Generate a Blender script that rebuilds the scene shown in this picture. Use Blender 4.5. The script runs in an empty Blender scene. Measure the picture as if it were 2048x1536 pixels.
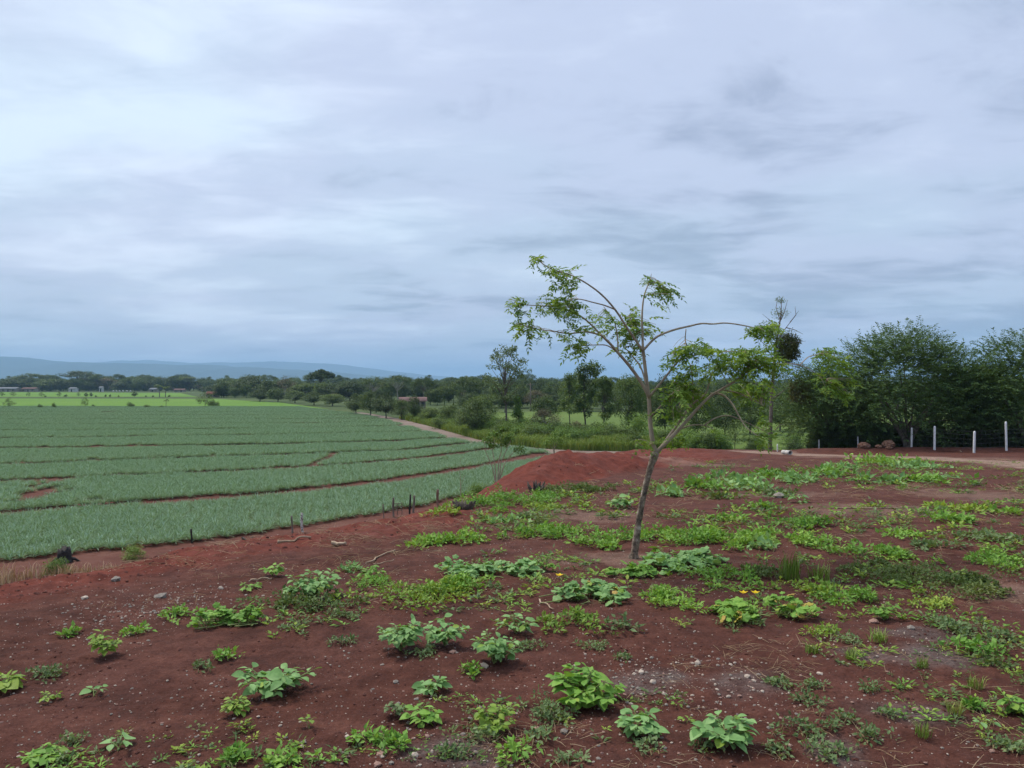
import bpy, math
import numpy as np
from mathutils import Vector, Matrix, Euler

R = math.radians
rng = np.random.default_rng(11)
scene = bpy.context.scene
COL = scene.collection

# ------------------------------------------------------------------ camera
EYE = 1.6
F = 1539.0          # focal length in pixels of the 2048 px wide photograph
CX, CY = 1024.0, 768.0
cam_d = bpy.data.cameras.new('camera')
cam_d.sensor_width = 36.0
cam_d.lens = F / 2048.0 * 36.0
cam_d.clip_start = 0.05
cam_d.clip_end = 60000.0
cam = bpy.data.objects.new('camera', cam_d)
cam.location = (0, 0, EYE)
cam.rotation_euler = (R(90), 0, 0)
COL.objects.link(cam)
scene.camera = cam

# ------------------------------------------------------------------ render settings
scene.render.engine = 'CYCLES'
cy = scene.cycles
cy.use_denoising = True
cy.max_bounces = 6
cy.diffuse_bounces = 3
cy.glossy_bounces = 2
cy.transmission_bounces = 3
cy.volume_bounces = 1
cy.transparent_max_bounces = 8
cy.use_adaptive_sampling = True
cy.adaptive_threshold = 0.015
scene.view_settings.view_transform = 'Standard'
scene.view_settings.look = 'None'
scene.view_settings.gamma = 1.0
scene.view_settings.exposure = 1.17
scene.view_settings.use_curve_mapping = False

# ------------------------------------------------------------------ sky and sun
SUN_EL, SUN_AZ = 58.0, -50.0      # azimuth from +Y towards +X
world = bpy.data.worlds.new('World')
scene.world = world
world.use_nodes = True
wt = world.node_tree
wt.nodes.clear()


def wn(t, **kw):
    n = wt.nodes.new(t)
    for k, v in kw.items():
        setattr(n, k, v)
    return n


def wl(a, b):
    wt.links.new(a, b)


sky = wn('ShaderNodeTexSky', sky_type='NISHITA', sun_disc=False)
sky.sun_elevation = R(SUN_EL)
sky.sun_rotation = R(SUN_AZ)
sky.air_density = 1.5
sky.dust_density = 3.0
skymul = wn('ShaderNodeVectorMath', operation='SCALE')
skymul.inputs['Scale'].default_value = 0.10
wl(sky.outputs[0], skymul.inputs[0])
tc = wn('ShaderNodeTexCoord')
sep = wn('ShaderNodeSeparateXYZ')
wl(tc.outputs['Generated'], sep.inputs[0])


def wmath(op, a, b=None, clamp=False):
    n = wn('ShaderNodeMath', operation=op)
    n.use_clamp = clamp
    for i, v in enumerate((a, b)):
        if v is None:
            continue
        if isinstance(v, (int, float)):
            n.inputs[i].default_value = v
        else:
            wl(v, n.inputs[i])
    return n.outputs[0]


zc = wmath('ADD', wmath('MAXIMUM', sep.outputs['Z'], 0.0), 0.12)
u = wmath('DIVIDE', sep.outputs['X'], zc)
v = wmath('DIVIDE', sep.outputs['Y'], zc)


def wnoise(su, sv, off, scale, detail, rough, dist=0.0):
    comb = wn('ShaderNodeCombineXYZ')
    wl(wmath('MULTIPLY', u, su), comb.inputs[0])
    wl(wmath('MULTIPLY', v, sv), comb.inputs[1])
    comb.inputs[2].default_value = off
    n = wn('ShaderNodeTexNoise')
    n.inputs['Scale'].default_value = scale
    n.inputs['Detail'].default_value = detail
    n.inputs['Roughness'].default_value = rough
    n.inputs['Distortion'].default_value = dist
    wl(comb.outputs[0], n.inputs['Vector'])
    return n.outputs[0]


n_big = wnoise(1.0, 1.0, 6.6, 0.36, 3.0, 0.5)
n_mid = wnoise(0.8, 1.0, 0.7, 1.25, 8.0, 0.55, 0.3)
n_fin = wnoise(0.6, 1.0, 8.8, 4.6, 7.0, 0.6, 0.6)
mixv = wmath('ADD', wmath('ADD', wmath('MULTIPLY', n_big, 0.62), wmath('MULTIPLY', n_mid, 0.66)),
             wmath('SUBTRACT', wmath('MULTIPLY', n_fin, 0.28), 0.15))
# the cloud deck is thinner, so brighter, on the side of the hidden sun
glow = wmath('ADD', wmath('MULTIPLY', sep.outputs['X'], math.sin(R(SUN_AZ)) * math.cos(R(SUN_EL))),
             wmath('ADD', wmath('MULTIPLY', sep.outputs['Y'], math.cos(R(SUN_AZ)) * math.cos(R(SUN_EL))), wmath('MULTIPLY', sep.outputs['Z'], math.sin(R(SUN_EL)))))
mixv = wmath('ADD', mixv, wmath('MULTIPLY', wmath('SUBTRACT', glow, 0.45), 0.25))
ramp = wn('ShaderNodeValToRGB')
cr = ramp.color_ramp
cr.interpolation = 'EASE'
cr.elements[0].position = 0.46
cr.elements[0].color = (0.170, 0.205, 0.275, 1)
cr.elements[1].position = 0.82
cr.elements[1].color = (0.365, 0.418, 0.492, 1)
e = cr.elements.new(0.615)
e.color = (0.262, 0.305, 0.388, 1)
wl(mixv, ramp.inputs[0])
mixc = wn('ShaderNodeMix', data_type='RGBA')
mixc.inputs['Factor'].default_value = 0.93
wl(skymul.outputs[0], mixc.inputs[6])
tintr = wn('ShaderNodeValToRGB')
tintr.color_ramp.elements[0].position = 0.40
tintr.color_ramp.elements[0].color = (1.025, 0.99, 1.01, 1)
tintr.color_ramp.elements[1].position = 0.60
tintr.color_ramp.elements[1].color = (0.985, 1.008, 1.0, 1)
wl(wnoise(1.0, 1.0, 21.0, 0.8, 3.0, 0.5), tintr.inputs[0])
tintm = wn('ShaderNodeMix', data_type='RGBA', blend_type='MULTIPLY')
tintm.inputs['Factor'].default_value = 1.0
wl(ramp.outputs[0], tintm.inputs[6])
wl(tintr.outputs[0], tintm.inputs[7])
wl(tintm.outputs[2], mixc.inputs[7])
bg = wn('ShaderNodeBackground')
bg.inputs['Strength'].default_value = 1.0
wl(mixc.outputs[2], bg.inputs['Color'])
wo = wn('ShaderNodeOutputWorld')
wl(bg.outputs[0], wo.inputs['Surface'])

sun_d = bpy.data.lights.new('sun', 'SUN')
sun_d.energy = 1.5
sun_d.angle = R(16)
sun_d.color = (1.0, 0.92, 0.80)
sun = bpy.data.objects.new('sun', sun_d)
az, el = R(SUN_AZ), R(SUN_EL)
sdir = Vector((math.sin(az) * math.cos(el), math.cos(az) * math.cos(el), math.sin(el)))
sun.rotation_euler = (-sdir).to_track_quat('-Z', 'Y').to_euler()
sun.location = (0, 0, 50)
COL.objects.link(sun)

# ------------------------------------------------------------------ numpy noise and terrain
def _hash(ix, iy, seed):
    h = (ix.astype(np.int64) * 374761393 + iy.astype(np.int64) * 668265263 + seed * 974711) & 0xffffffff
    h = ((h ^ (h >> 13)) * 1274126177) & 0xffffffff
    h = (h ^ (h >> 16)) & 0xffffffff
    return h.astype(np.float64) / 4294967295.0


def vnoise(x, y, seed=0):
    x0, y0 = np.floor(x), np.floor(y)
    fx, fy = x - x0, y - y0
    fx = fx * fx * fx * (fx * (fx * 6 - 15) + 10)
    fy = fy * fy * fy * (fy * (fy * 6 - 15) + 10)
    a, b = _hash(x0, y0, seed), _hash(x0 + 1, y0, seed)
    c, d = _hash(x0, y0 + 1, seed), _hash(x0 + 1, y0 + 1, seed)
    return (a + (b - a) * fx) * (1 - fy) + (c + (d - c) * fx) * fy - 0.5


def fbm(x, y, octs, seed=0, rough=0.5, lac=2.07):
    t, a = np.zeros_like(x), 1.0
    for k in range(octs):
        t = t + a * vnoise(x, y, seed + 17 * k)
        x, y, a = x * lac + 3.1, y * lac + 1.7, a * rough
    return t


def sstep(a, b, t):
    t = np.clip((t - a) / (b - a), 0, 1)
    return t * t * (3 - 2 * t)


FIELD_Z = -5.0
EDGE = np.array([(-60, -12), (-22, -3), (-10.5, 2.5), (-7.4, 6.4), (-5.5, 8.9), (-3.75, 11.3), (-2.25, 13.8), (-0.95, 16.3),
                 (-0.2, 18.5), (0.4, 21.5), (0.95, 26), (2.1, 34), (4.7, 44), (7.5, 49.5), (11, 51.5), (17, 53.5),
                 (26, 54), (40, 51), (62, 40), (75, -30), (-60, -30)], float)


def poly_sd(x, y, P):
    """signed distance to polygon, positive inside"""
    d = np.full(x.shape, 1e18)
    ins = np.zeros(x.shape, bool)
    n = len(P)
    for i in range(n):
        ax, ay = P[i]
        bx, by = P[(i + 1) % n]
        ex, ey = bx - ax, by - ay
        t = np.clip(((x - ax) * ex + (y - ay) * ey) / (ex * ex + ey * ey), 0, 1)
        d = np.minimum(d, (x - ax - t * ex) ** 2 + (y - ay - t * ey) ** 2)
        if ay != by:
            c = ((ay > y) != (by > y)) & (x < (bx - ax) * (y - ay) / (by - ay) + ax)
            ins ^= c
    d = np.sqrt(d)
    return np.where(ins, d, -d)


def polyline_d(x, y, P):
    d = np.full(x.shape, 1e18)
    for (ax, ay), (bx, by) in zip(P[:-1], P[1:]):
        ex, ey = bx - ax, by - ay
        t = np.clip(((x - ax) * ex + (y - ay) * ey) / (ex * ex + ey * ey + 1e-9), 0, 1)
        d = np.minimum(d, (x - ax - t * ex) ** 2 + (y - ay - t * ey) ** 2)
    return np.sqrt(d)


FOOT = [(-3.0, 13.2), (-0.9, 16.0), (0.7, 18.9), (2.45, 21.6), (5, 26), (9, 33), (14, 41), (22, 47)]
BERM = [(-9, 5.0), (-6.4, 7.0), (-4.7, 9.3), (-3.0, 11.6), (-1.8, 13.4)]


def mound_mask(x, y):
    fy = np.interp(x, [p[0] for p in FOOT], [p[1] for p in FOOT])
    return (y - fy)


def terrain(x, y, fine=True):
    x = np.asarray(x, float)
    y = np.asarray(y, float)
    s = poly_sd(x, y, EDGE) + 0.35 * fbm(x * 0.35, y * 0.35, 3, 5)
    zb = -0.05 * np.maximum(y, -3.0) - 0.00026 * np.maximum(y - 20.0, 0) ** 2
    z = zb + 0.10 * fbm(x * 0.16, y * 0.16, 3, 21)
    m = mound_mask(x, y)
    h = 0.60 * sstep(16, 25.5, y) * (1 - sstep(23.5, 37, y)) * sstep(0.0, 3.4, m) * (1 - 0.75 * sstep(3, 13, x))
    h = h + 0.14 * sstep(46, 50, y) * (1 - sstep(9, 14, x))
    h = h + 0.26 * sstep(1.6, 0.0, np.abs(polyline_d(x, y, [(17.5, 45.5), (21, 46.3), (25.5, 46.0), (30, 44.5), (40, 41)])) - 0.2)
    db = polyline_d(x, y, BERM)
    h = h - 0.03 * sstep(1.5, 0.0, db)
    z = z + h
    red = np.clip(np.maximum(sstep(1.9, 0.6, db + 0.8 * fbm(x * .8, y * .8, 3, 77)),
                             sstep(-0.2, 1.0, m + 1.2 * fbm(x * .5, y * .5, 3, 78)) * (1 - sstep(5, 12, x - 0.15 * (y - 20)))), 0, 1)
    u_ = np.maximum(0.0, 0.7 - s)
    z = z - 0.66 * (np.sqrt(u_ * u_ + 0.55) - math.sqrt(0.55))
    if fine:
        near = 1.0 / (1.0 + (np.hypot(x, y) / 22.0) ** 2)
        z = z + 0.030 * fbm(x * 1.7, y * 1.7, 3, 31)
        cl = fbm(x * 7.0, y * 7.0, 3, 41, 0.55)
        z = z + (0.020 + 0.030 * red) * cl * (0.45 + 0.55 * near) + red * (0.05 + 0.11 * sstep(13, 17, y)) * fbm(x * 1.1 + .5 * y, y * 1.0, 5, 44, .62)
        c2 = np.abs(vnoise(x * 16, y * 16, 51)) + 0.5 * np.abs(vnoise(x * 33, y * 33, 52))
        z = z + 0.020 * (c2 - 0.2) * near
    z = np.maximum(z, FIELD_Z - 0.2)
    return z, red


def zt(x, y):
    return float(terrain(np.array([x]), np.array([y]))[0][0])


_ts = np.concatenate([np.linspace(2.0, 20, 1500), np.linspace(20, 75, 1100)])


def hit(px, py):
    """where the sight line of a photograph pixel meets the earth of the pad"""
    dx, dz = (px - CX) / F, -(py - CY) / F
    X, Y, Z = dx * _ts, _ts, EYE + dz * _ts
    T = terrain(X, Y)[0]
    k = np.argmax(Z <= T)
    if not (Z <= T).any():
        k = len(_ts) - 1
    return float(X[k]), float(Y[k]), float(T[k])


def fld(px, py, z=FIELD_Z):
    """point on the low plain seen at a pixel"""
    d = (EYE - z) * F / (py - CY)
    return ((px - CX) / F * d, d, z)


def ray(px, py, d):
    return Vector(((px - CX) / F * d, d, EYE - (py - CY) / F * d))


# ------------------------------------------------------------------ mesh helpers
class MB:
    def __init__(self):
        self.v, self.f, self.n, self.t = [], [], 0, []

    def add(self, verts, faces, tint=0.5):
        verts = np.asarray(verts, float).reshape(-1, 3)
        faces = np.asarray(faces, np.int64)
        self.v.append(verts)
        self.f.append(faces + self.n)
        if np.isscalar(tint):
            tint = np.full(len(verts), tint)
        self.t.append(tint)
        self.n += len(verts)

    def tube(self, pts, rad, sides=6, tint=0.5, cap=False):
        P = np.asarray(pts, float)
        n = len(P)
        r = np.asarray(rad, float) if not np.isscalar(rad) else np.full(n, rad)
        T = np.gradient(P, axis=0)
        T /= np.linalg.norm(T, axis=1)[:, None] + 1e-12
        ref = np.array([0.31, 0.92, 0.23])
        if abs(np.dot(T.mean(0), ref)) > 0.9 * np.linalg.norm(T.mean(0)):
            ref = np.array([1.0, 0.1, 0.0])
        A = np.cross(T, ref)
        A /= np.linalg.norm(A, axis=1)[:, None] + 1e-12
        B = np.cross(T, A)
        an = np.linspace(0, 2 * np.pi, sides, endpoint=False)
        V = P[:, None, :] + r[:, None, None] * (A[:, None, :] * np.cos(an)[None, :, None] + B[:, None, :] * np.sin(an)[None, :, None])
        i = np.arange(n - 1)[:, None] * sides
        j = np.arange(sides)[None, :]
        k = (j + 1) % sides
        Fq = np.stack([i + j, i + k, i + sides + k, i + sides + j], -1).reshape(-1, 4)
        base = self.n
        self.add(V.reshape(-1, 3), Fq, tint)
        if cap:
            for ring, rev in ((0, True), (n - 1, False)):
                c = self.n
                self.add(P[ring][None, :], np.zeros((0, 3), int), tint)
                ids = base + ring * sides + np.arange(sides)
                nx = base + ring * sides + (np.arange(sides) + 1) % sides
                fc = np.stack([ids, nx, np.full(sides, c)], -1)
                if rev:
                    fc = fc[:, ::-1]
                self.f.append(fc)

    def leaves(self, C, D, N, L, W, tint, fold=0.12):
        """many small leaves: C base points, D axis, N normal"""
        C, D, N = (np.asarray(a, float) for a in (C, D, N))
        n = len(C)
        D = D / (np.linalg.norm(D, axis=1)[:, None] + 1e-9)
        S = np.cross(D, N)
        S /= np.linalg.norm(S, axis=1)[:, None] + 1e-9
        N = np.cross(S, D)
        L = np.broadcast_to(np.asarray(L, float), (n,))[:, None]
        W = np.broadcast_to(np.asarray(W, float), (n,))[:, None]
        mid = C + D * L * 0.42
        V = np.stack([C, mid + S * W * .5 + N * L * fold * .5, C + D * L - N * L * fold, mid - S * W * .5 + N * L * fold * .5], 1)
        b = np.arange(n)[:, None] * 4
        Fq = np.concatenate([b + np.array([[0, 1, 2]]), b + np.array([[0, 2, 3]])], 1).reshape(-1, 3)
        tint = np.broadcast_to(np.asarray(tint, float), (n,))
        self.add(V.reshape(-1, 3), Fq, np.repeat(tint, 4))

    def mesh(self, name, mat=None, smooth=True):
        me = bpy.data.meshes.new(name)
        V = np.concatenate(self.v) if self.v else np.zeros((0, 3))
        me.vertices.add(len(V))
        me.vertices.foreach_set('co', V.astype(np.float32).ravel())
        tot = np.concatenate([np.full(len(f), f.shape[1]) for f in self.f if len(f)]) if self.f else np.zeros(0, int)
        idx = np.concatenate([f.ravel() for f in self.f if len(f)])
        me.loops.add(len(idx))
        me.loops.foreach_set('vertex_index', idx.astype(np.int32))
        me.polygons.add(len(tot))
        st = np.concatenate([[0], np.cumsum(tot)[:-1]])
        me.polygons.foreach_set('loop_start', st.astype(np.int32))
        me.polygons.foreach_set('loop_total', tot.astype(np.int32))
        me.update(calc_edges=True)
        a = me.attributes.new('tint', 'FLOAT', 'POINT')
        a.data.foreach_set('value', np.concatenate(self.t).astype(np.float32))
        if smooth:
            me.polygons.foreach_set('use_smooth', np.ones(len(tot), bool))
        if mat:
            me.materials.append(mat)
        return me


def link(name, me, parent=None, loc=None, rot=None, scl=None):
    o = bpy.data.objects.new(name, me)
    COL.objects.link(o)
    if parent is not None:
        o.parent = parent
    if loc is not None:
        o.location = loc
    if rot is not None:
        o.rotation_euler = rot
    if scl is not None:
        o.scale = (scl, scl, scl) if np.isscalar(scl) else scl
    return o


def tag(o, label, cat, group=None):
    o['label'] = label
    o['category'] = cat
    if group:
        o['group'] = group
    return o


def kind(o, k, label=None):
    o['kind'] = k
    if label:
        o['label'] = label
    return o


# ------------------------------------------------------------------ materials
def new_mat(name):
    m = bpy.data.materials.new(name)
    m.use_nodes = True
    nt = m.node_tree
    nt.nodes.clear()
    out = nt.nodes.new('ShaderNodeOutputMaterial')
    return m, nt, out


class NT:
    def __init__(self, nt):
        self.nt = nt

    def n(self, t, **kw):
        nd = self.nt.nodes.new(t)
        for k, v_ in kw.items():
            setattr(nd, k, v_)
        return nd

    def l(self, a, b):
        self.nt.links.new(a, b)

    def math(self, op, a, b=None, clamp=False):
        nd = self.n('ShaderNodeMath', operation=op)
        nd.use_clamp = clamp
        for i, q in enumerate((a, b)):
            if q is None:
                continue
            if isinstance(q, (int, float)):
                nd.inputs[i].default_value = q
            else:
                self.l(q, nd.inputs[i])
        return nd.outputs[0]

    def noise(self, vec, scale, detail=4, rough=.55, dist=0.0):
        nd = self.n('ShaderNodeTexNoise')
        nd.inputs['Scale'].default_value = scale
        nd.inputs['Detail'].default_value = detail
        nd.inputs['Roughness'].default_value = rough
        nd.inputs['Distortion'].default_value = dist
        if vec is not None:
            self.l(vec, nd.inputs['Vector'])
        return nd.outputs[0]

    def ramp(self, fac, stops, interp='LINEAR'):
        nd = self.n('ShaderNodeValToRGB')
        c = nd.color_ramp
        c.interpolation = interp
        while len(c.elements) < len(stops):
            c.elements.new(0.5)
        for el_, (p, col) in zip(c.elements, stops):
            el_.position = p
            el_.color = tuple(col) + (1,) if len(col) == 3 else col
        self.l(fac, nd.inputs[0])
        return nd.outputs[0]

    def mix(self, f, a, b, blend='MIX'):
        nd = self.n('ShaderNodeMix', data_type='RGBA', blend_type=blend)
        for i, q in ((0, f), (6, a), (7, b)):
            if isinstance(q, (int, float)):
                nd.inputs[i].default_value = q
            elif isinstance(q, tuple):
                nd.inputs[i].default_value = q + (1,)
            else:
                self.l(q, nd.inputs[i])
        return nd.outputs[2]

    def attr(self, name):
        return self.n('ShaderNodeAttribute', attribute_name=name).outputs['Fac']

    def pos(self):
        return self.n('ShaderNodeNewGeometry').outputs['Position']


def foliage_mat(name, cols, trans=0.25, rough=0.55, spread=0.55):
    """cols: three leaf colours, picked per plant and per leaf"""
    m, nt, out = new_mat(name)
    g = NT(nt)
    oi = g.n('ShaderNodeObjectInfo').outputs['Random']
    t = g.attr('tint')
    f = g.math('ADD', g.math('MULTIPLY', oi, 1 - spread), g.math('MULTIPLY', t, spread), True)
    c = g.ramp(f, [(0.12, cols[0]), (0.5, cols[1]), (0.88, cols[2])])
    c = g.mix(1.0, c, g.ramp(g.noise(g.pos(), 38.0, 3, .6), [(.3, (.80, .82, .80)), (.7, (1.16, 1.14, 1.12))]), 'MULTIPLY')
    back = g.n('ShaderNodeNewGeometry').outputs['Backfacing']
    c2 = g.mix(g.math('MULTIPLY', back, 0.35), c, (min(1, cols[1][0] * 1.6 + .02), min(1, cols[1][1] * 1.35 + .02), min(1, cols[1][2] * 1.5 + .02)))
    p = g.n('ShaderNodeBsdfPrincipled')
    p.inputs['Roughness'].default_value = rough
    p.inputs['Specular IOR Level'].default_value = 0.2
    g.l(c2, p.inputs['Base Color'])
    tr = g.n('ShaderNodeBsdfTranslucent')
    tc_ = g.mix(1.0, c, (1.25, 1.15, 0.5), 'MULTIPLY')
    g.l(tc_, tr.inputs['Color'])
    ms = g.n('ShaderNodeMixShader')
    ms.inputs[0].default_value = trans
    g.l(p.outputs[0], ms.inputs[1])
    g.l(tr.outputs[0], ms.inputs[2])
    g.l(ms.outputs[0], out.inputs['Surface'])
    return m


def rough_mat(name, c1, c2, scale=8.0, rough=0.85, bump=0.3, bscale=None, c3=None, stretch=None, lo=.35, hi=.65):
    m, nt, out = new_mat(name)
    g = NT(nt)
    tcn = g.n('ShaderNodeTexCoord').outputs['Object']
    vec = tcn
    if stretch:
        mp = g.n('ShaderNodeMapping')
        mp.inputs['Scale'].default_value = stretch
        g.l(tcn, mp.inputs[0])
        vec = mp.outputs[0]
    n1 = g.noise(vec, scale, 6, .6)
    stops = [(lo, c1), (hi, c2)] if c3 is None else [(lo, c1), ((lo + hi) / 2, c2), (hi, c3)]
    c = g.ramp(n1, stops)
    p = g.n('ShaderNodeBsdfPrincipled')
    p.inputs['Roughness'].default_value = rough
    p.inputs['Specular IOR Level'].default_value = 0.3
    g.l(c, p.inputs['Base Color'])
    b = g.n('ShaderNodeBump')
    b.inputs['Strength'].default_value = bump
    b.inputs['Distance'].default_value = 0.02
    g.l(g.noise(vec, bscale or scale * 4, 5, .6), b.inputs['Height'])
    g.l(b.outputs[0], p.inputs['Normal'])
    g.l(p.outputs[0], out.inputs['Surface'])
    return m


def soil_mat():
    m, nt, out = new_mat('red_soil')
    g = NT(nt)
    P = g.pos()
    red = g.attr('red')
    ash = g.attr('ash')
    dry = g.attr('dry')
    nb = g.noise(P, 0.7, 5, .6)
    nm = g.noise(P, 5.0, 6, .65)
    nf = g.noise(P, 42.0, 4, .7)
    dark = g.ramp(nm, [(.3, (.058, .0205, .0145)), (.5, (.090, .0315, .0215)), (.72, (.132, .052, .036))])
    fresh = g.ramp(nm, [(.3, (.105, .0235, .0155)), (.5, (.146, .034, .0215)), (.72, (.185, .049, .032))])
    c = g.mix(g.math('ADD', red, g.math('MULTIPLY', g.math('SUBTRACT', nb, .5), .5), True), dark, fresh)
    # thin pale dust and grit
    c = g.mix(g.math('MULTIPLY', g.math('SUBTRACT', nb, .42, True), 1.1, True), c, g.ramp(nf, [(.35, (.10, .043, .036)), (.7, (.165, .085, .072))]))
    grit = g.ramp(g.noise(P, 95.0, 3, .6), [(.62, (0, 0, 0)), (.70, (1, 1, 1))])
    c = g.mix(g.math('MULTIPLY', grit, .32), c, (.30, .19, .165))
    c = g.mix(g.math('MULTIPLY', dry, g.math('MULTIPLY', g.ramp(nf, [(.3, (.35, .35, .35)), (.6, (1, 1, 1))]), .9), True), c, (.29, .20, .155))
    c = g.mix(g.math('MULTIPLY', ash, g.ramp(nm, [(.3, (.15, .15, .15)), (.62, (.85, .85, .85))]), True), c,
              g.ramp(nf, [(.3, (.078, .060, .056)), (.7, (.18, .145, .135))]))
    c = g.mix(1.0, c, g.ramp(nf, [(.25, (.70, .70, .70)), (.75, (1.22, 1.22, 1.22))]), 'MULTIPLY')
    c = g.mix(1.0, c, g.ramp(g.noise(P, 1.6, 5, .65, .6), [(.32, (.74, .73, .73)), (.5, (1, 1, 1)), (.7, (1.22, 1.24, 1.24))]), 'MULTIPLY')
    p = g.n('ShaderNodeBsdfPrincipled')
    p.inputs['Roughness'].default_value = .95
    p.inputs['Specular IOR Level'].default_value = .15
    g.l(c, p.inputs['Base Color'])
    b = g.n('ShaderNodeBump')
    b.inputs['Strength'].default_value = 1.0
    b.inputs['Distance'].default_value = .02
    g.l(g.math('ADD', g.noise(P, 30.0, 6, .7), g.math('MULTIPLY', g.noise(P, 110.0, 3, .6), .4)), b.inputs['Height'])
    g.l(b.outputs[0], p.inputs['Normal'])
    g.l(p.outputs[0], out.inputs['Surface'])
    return m


def ground_mat(name, stops, scale, scale2, rough=.95, stretch=(1, 1, 1), bump=.6, bd=.15):
    m, nt, out = new_mat(name)
    g = NT(nt)
    mp = g.n('ShaderNodeMapping')
    mp.inputs['Scale'].default_value = stretch
    g.l(g.pos(), mp.inputs[0])
    n1 = g.noise(mp.outputs[0], scale, 6, .6)
    n2 = g.noise(mp.outputs[0], scale2, 5, .65)
    f = g.math('ADD', g.math('MULTIPLY', n1, .6), g.math('MULTIPLY', n2, .4))
    c = g.ramp(f, stops)
    p = g.n('ShaderNodeBsdfPrincipled')
    p.inputs['Roughness'].default_value = rough
    p.inputs['Specular IOR Level'].default_value = .15
    g.l(c, p.inputs['Base Color'])
    b = g.n('ShaderNodeBump')
    b.inputs['Strength'].default_value = bump
    b.inputs['Distance'].default_value = bd
    g.l(n2, b.inputs['Height'])
    g.l(b.outputs[0], p.inputs['Normal'])
    g.l(p.outputs[0], out.inputs['Surface'])
    return m


M = {}
M['soil'] = soil_mat()
M['plain'] = ground_mat('plain_grass', [(.3, (.035, .055, .018)), (.5, (.06, .09, .028)), (.7, (.095, .125, .04))], .02, .4)
M['meadow'] = ground_mat('bright_meadow', [(.3, (.080, .172, .022)), (.5, (.105, .208, .028)), (.7, (.135, .23, .038))], .012, .25)
M['pasture'] = ground_mat('pasture', [(.3, (.075, .125, .025)), (.5, (.10, .155, .032)), (.7, (.135, .18, .045))], .05, .9)
M['cropsoil'] = ground_mat('crop_soil', [(.3, (.07, .026, .019)), (.5, (.115, .045, .033)), (.7, (.16, .08, .06))], .4, 3.0)
M['track'] = ground_mat('track_dirt', [(.3, (.15, .105, .085)), (.5, (.21, .16, .132)), (.7, (.275, .22, .185))], .3, 2.5)
M['verge'] = ground_mat('verge', [(.3, (.12, .15, .03)), (.5, (.17, .22, .045)), (.7, (.25, .24, .07))], .3, 2.0)
M['hill'] = ground_mat('hill_forest', [(.3, (.012, .026, .014)), (.5, (.02, .04, .02)), (.7, (.035, .055, .028))], .002, .012, bump=1.0, bd=30)

M['leaf_fresh'] = foliage_mat('leaf_fresh_green', [(.105, .235, .04), (.18, .355, .06), (.27, .45, .08)])
M['leaf_blue'] = foliage_mat('leaf_blue_green', [(.12, .25, .08), (.205, .38, .13), (.31, .49, .195)])
M['leaf_grey'] = foliage_mat('leaf_grey_green', [(.085, .145, .052), (.14, .215, .085), (.21, .295, .13)])
M['leaf_yellow'] = foliage_mat('leaf_yellow_green', [(.135, .24, .038), (.215, .345, .055), (.33, .42, .07)])
M['leaf_olive'] = foliage_mat('leaf_olive', [(.07, .12, .035), (.115, .175, .05), (.17, .205, .07)])
M['leaf_dead'] = foliage_mat('leaf_dead_yellow', [(.35, .30, .06), (.48, .40, .08), (.45, .26, .10)], .2)
M['leaf_young'] = foliage_mat('young_tree_leaf', [(.085, .18, .035), (.165, .29, .055), (.29, .40, .075)], .38)
M['leaf_pine'] = foliage_mat('pineapple_leaf', [(.20, .325, .21), (.265, .41, .28), (.345, .495, .36)], .18, .6, .6)
M['leaf_dark'] = foliage_mat('tree_leaf_dark', [(.042, .074, .022), (.068, .112, .032), (.105, .160, .044)], .2)
M['leaf_mid'] = foliage_mat('tree_leaf_mid', [(.058, .100, .028), (.10, .160, .042), (.16, .225, .06)], .22)
M['leaf_pale'] = foliage_mat('tree_leaf_pale', [(.075, .12, .05), (.11, .165, .065), (.16, .215, .085)], .18)
M['leaf_bright'] = foliage_mat('tree_leaf_bright', [(.085, .165, .032), (.135, .235, .045), (.20, .30, .06)], .22)
M['leaf_brown'] = foliage_mat('tree_leaf_brown', [(.09, .085, .045), (.14, .12, .065), (.19, .15, .085)], .1)
M['leaf_big'] = foliage_mat('shade_tree_leaf', [(.060, .118, .036), (.10, .178, .052), (.16, .25, .08)], .25)
M['straw'] = foliage_mat('dry_straw', [(.27, .18, .10), (.38, .27, .16), (.48, .37, .25)], .1, .8)
M['grass'] = foliage_mat('verge_grass', [(.10, .18, .03), (.17, .26, .045), (.28, .30, .08)], .2)
M['bark'] = rough_mat('bark_grey', (.085, .07, .055), (.22, .185, .15), 6, .9, .6)
M['bark_dark'] = rough_mat('bark_dark', (.04, .033, .026), (.11, .09, .07), 6, .9, .6)
M['bark_pale'] = rough_mat('bark_pale', (.20, .18, .15), (.38, .35, .30), 5, .85, .4)
M['bark_young'] = rough_mat('bark_young_smooth', (.27, .21, .15), (.42, .34, .25), 14, .75, .35, stretch=(1, 1, .4))
M['bark_trunk'] = rough_mat('bark_blotched', (.06, .046, .036), (.22, .165, .12), 16, .9, .6, c3=(.46, .39, .32), lo=.36, hi=.68)
M['stem'] = rough_mat('green_stem', (.16, .22, .06), (.24, .27, .10), 20, .6, .1)
M['stem_red'] = rough_mat('reddish_stem', (.16, .13, .06), (.25, .19, .09), 20, .6, .1)
M['white_paint'] = rough_mat('white_post_paint', (.66, .66, .66), (.82, .82, .83), 5, .6, .1)
M['old_wood'] = rough_mat('old_grey_wood', (.10, .08, .065), (.24, .20, .17), 9, .9, .6, stretch=(1, 1, .15))
M['black_wood'] = rough_mat('charred_wood', (.012, .011, .012), (.045, .04, .038), 9, .85, .7)
M['red_wood'] = rough_mat('reddish_wood', (.13, .07, .05), (.24, .15, .11), 9, .9, .6, stretch=(1, 1, .15))
M['lichen_wood'] = rough_mat('lichen_wood', (.16, .14, .12), (.66, .64, .60), 14, .9, .5, lo=.45, hi=.52)
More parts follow.
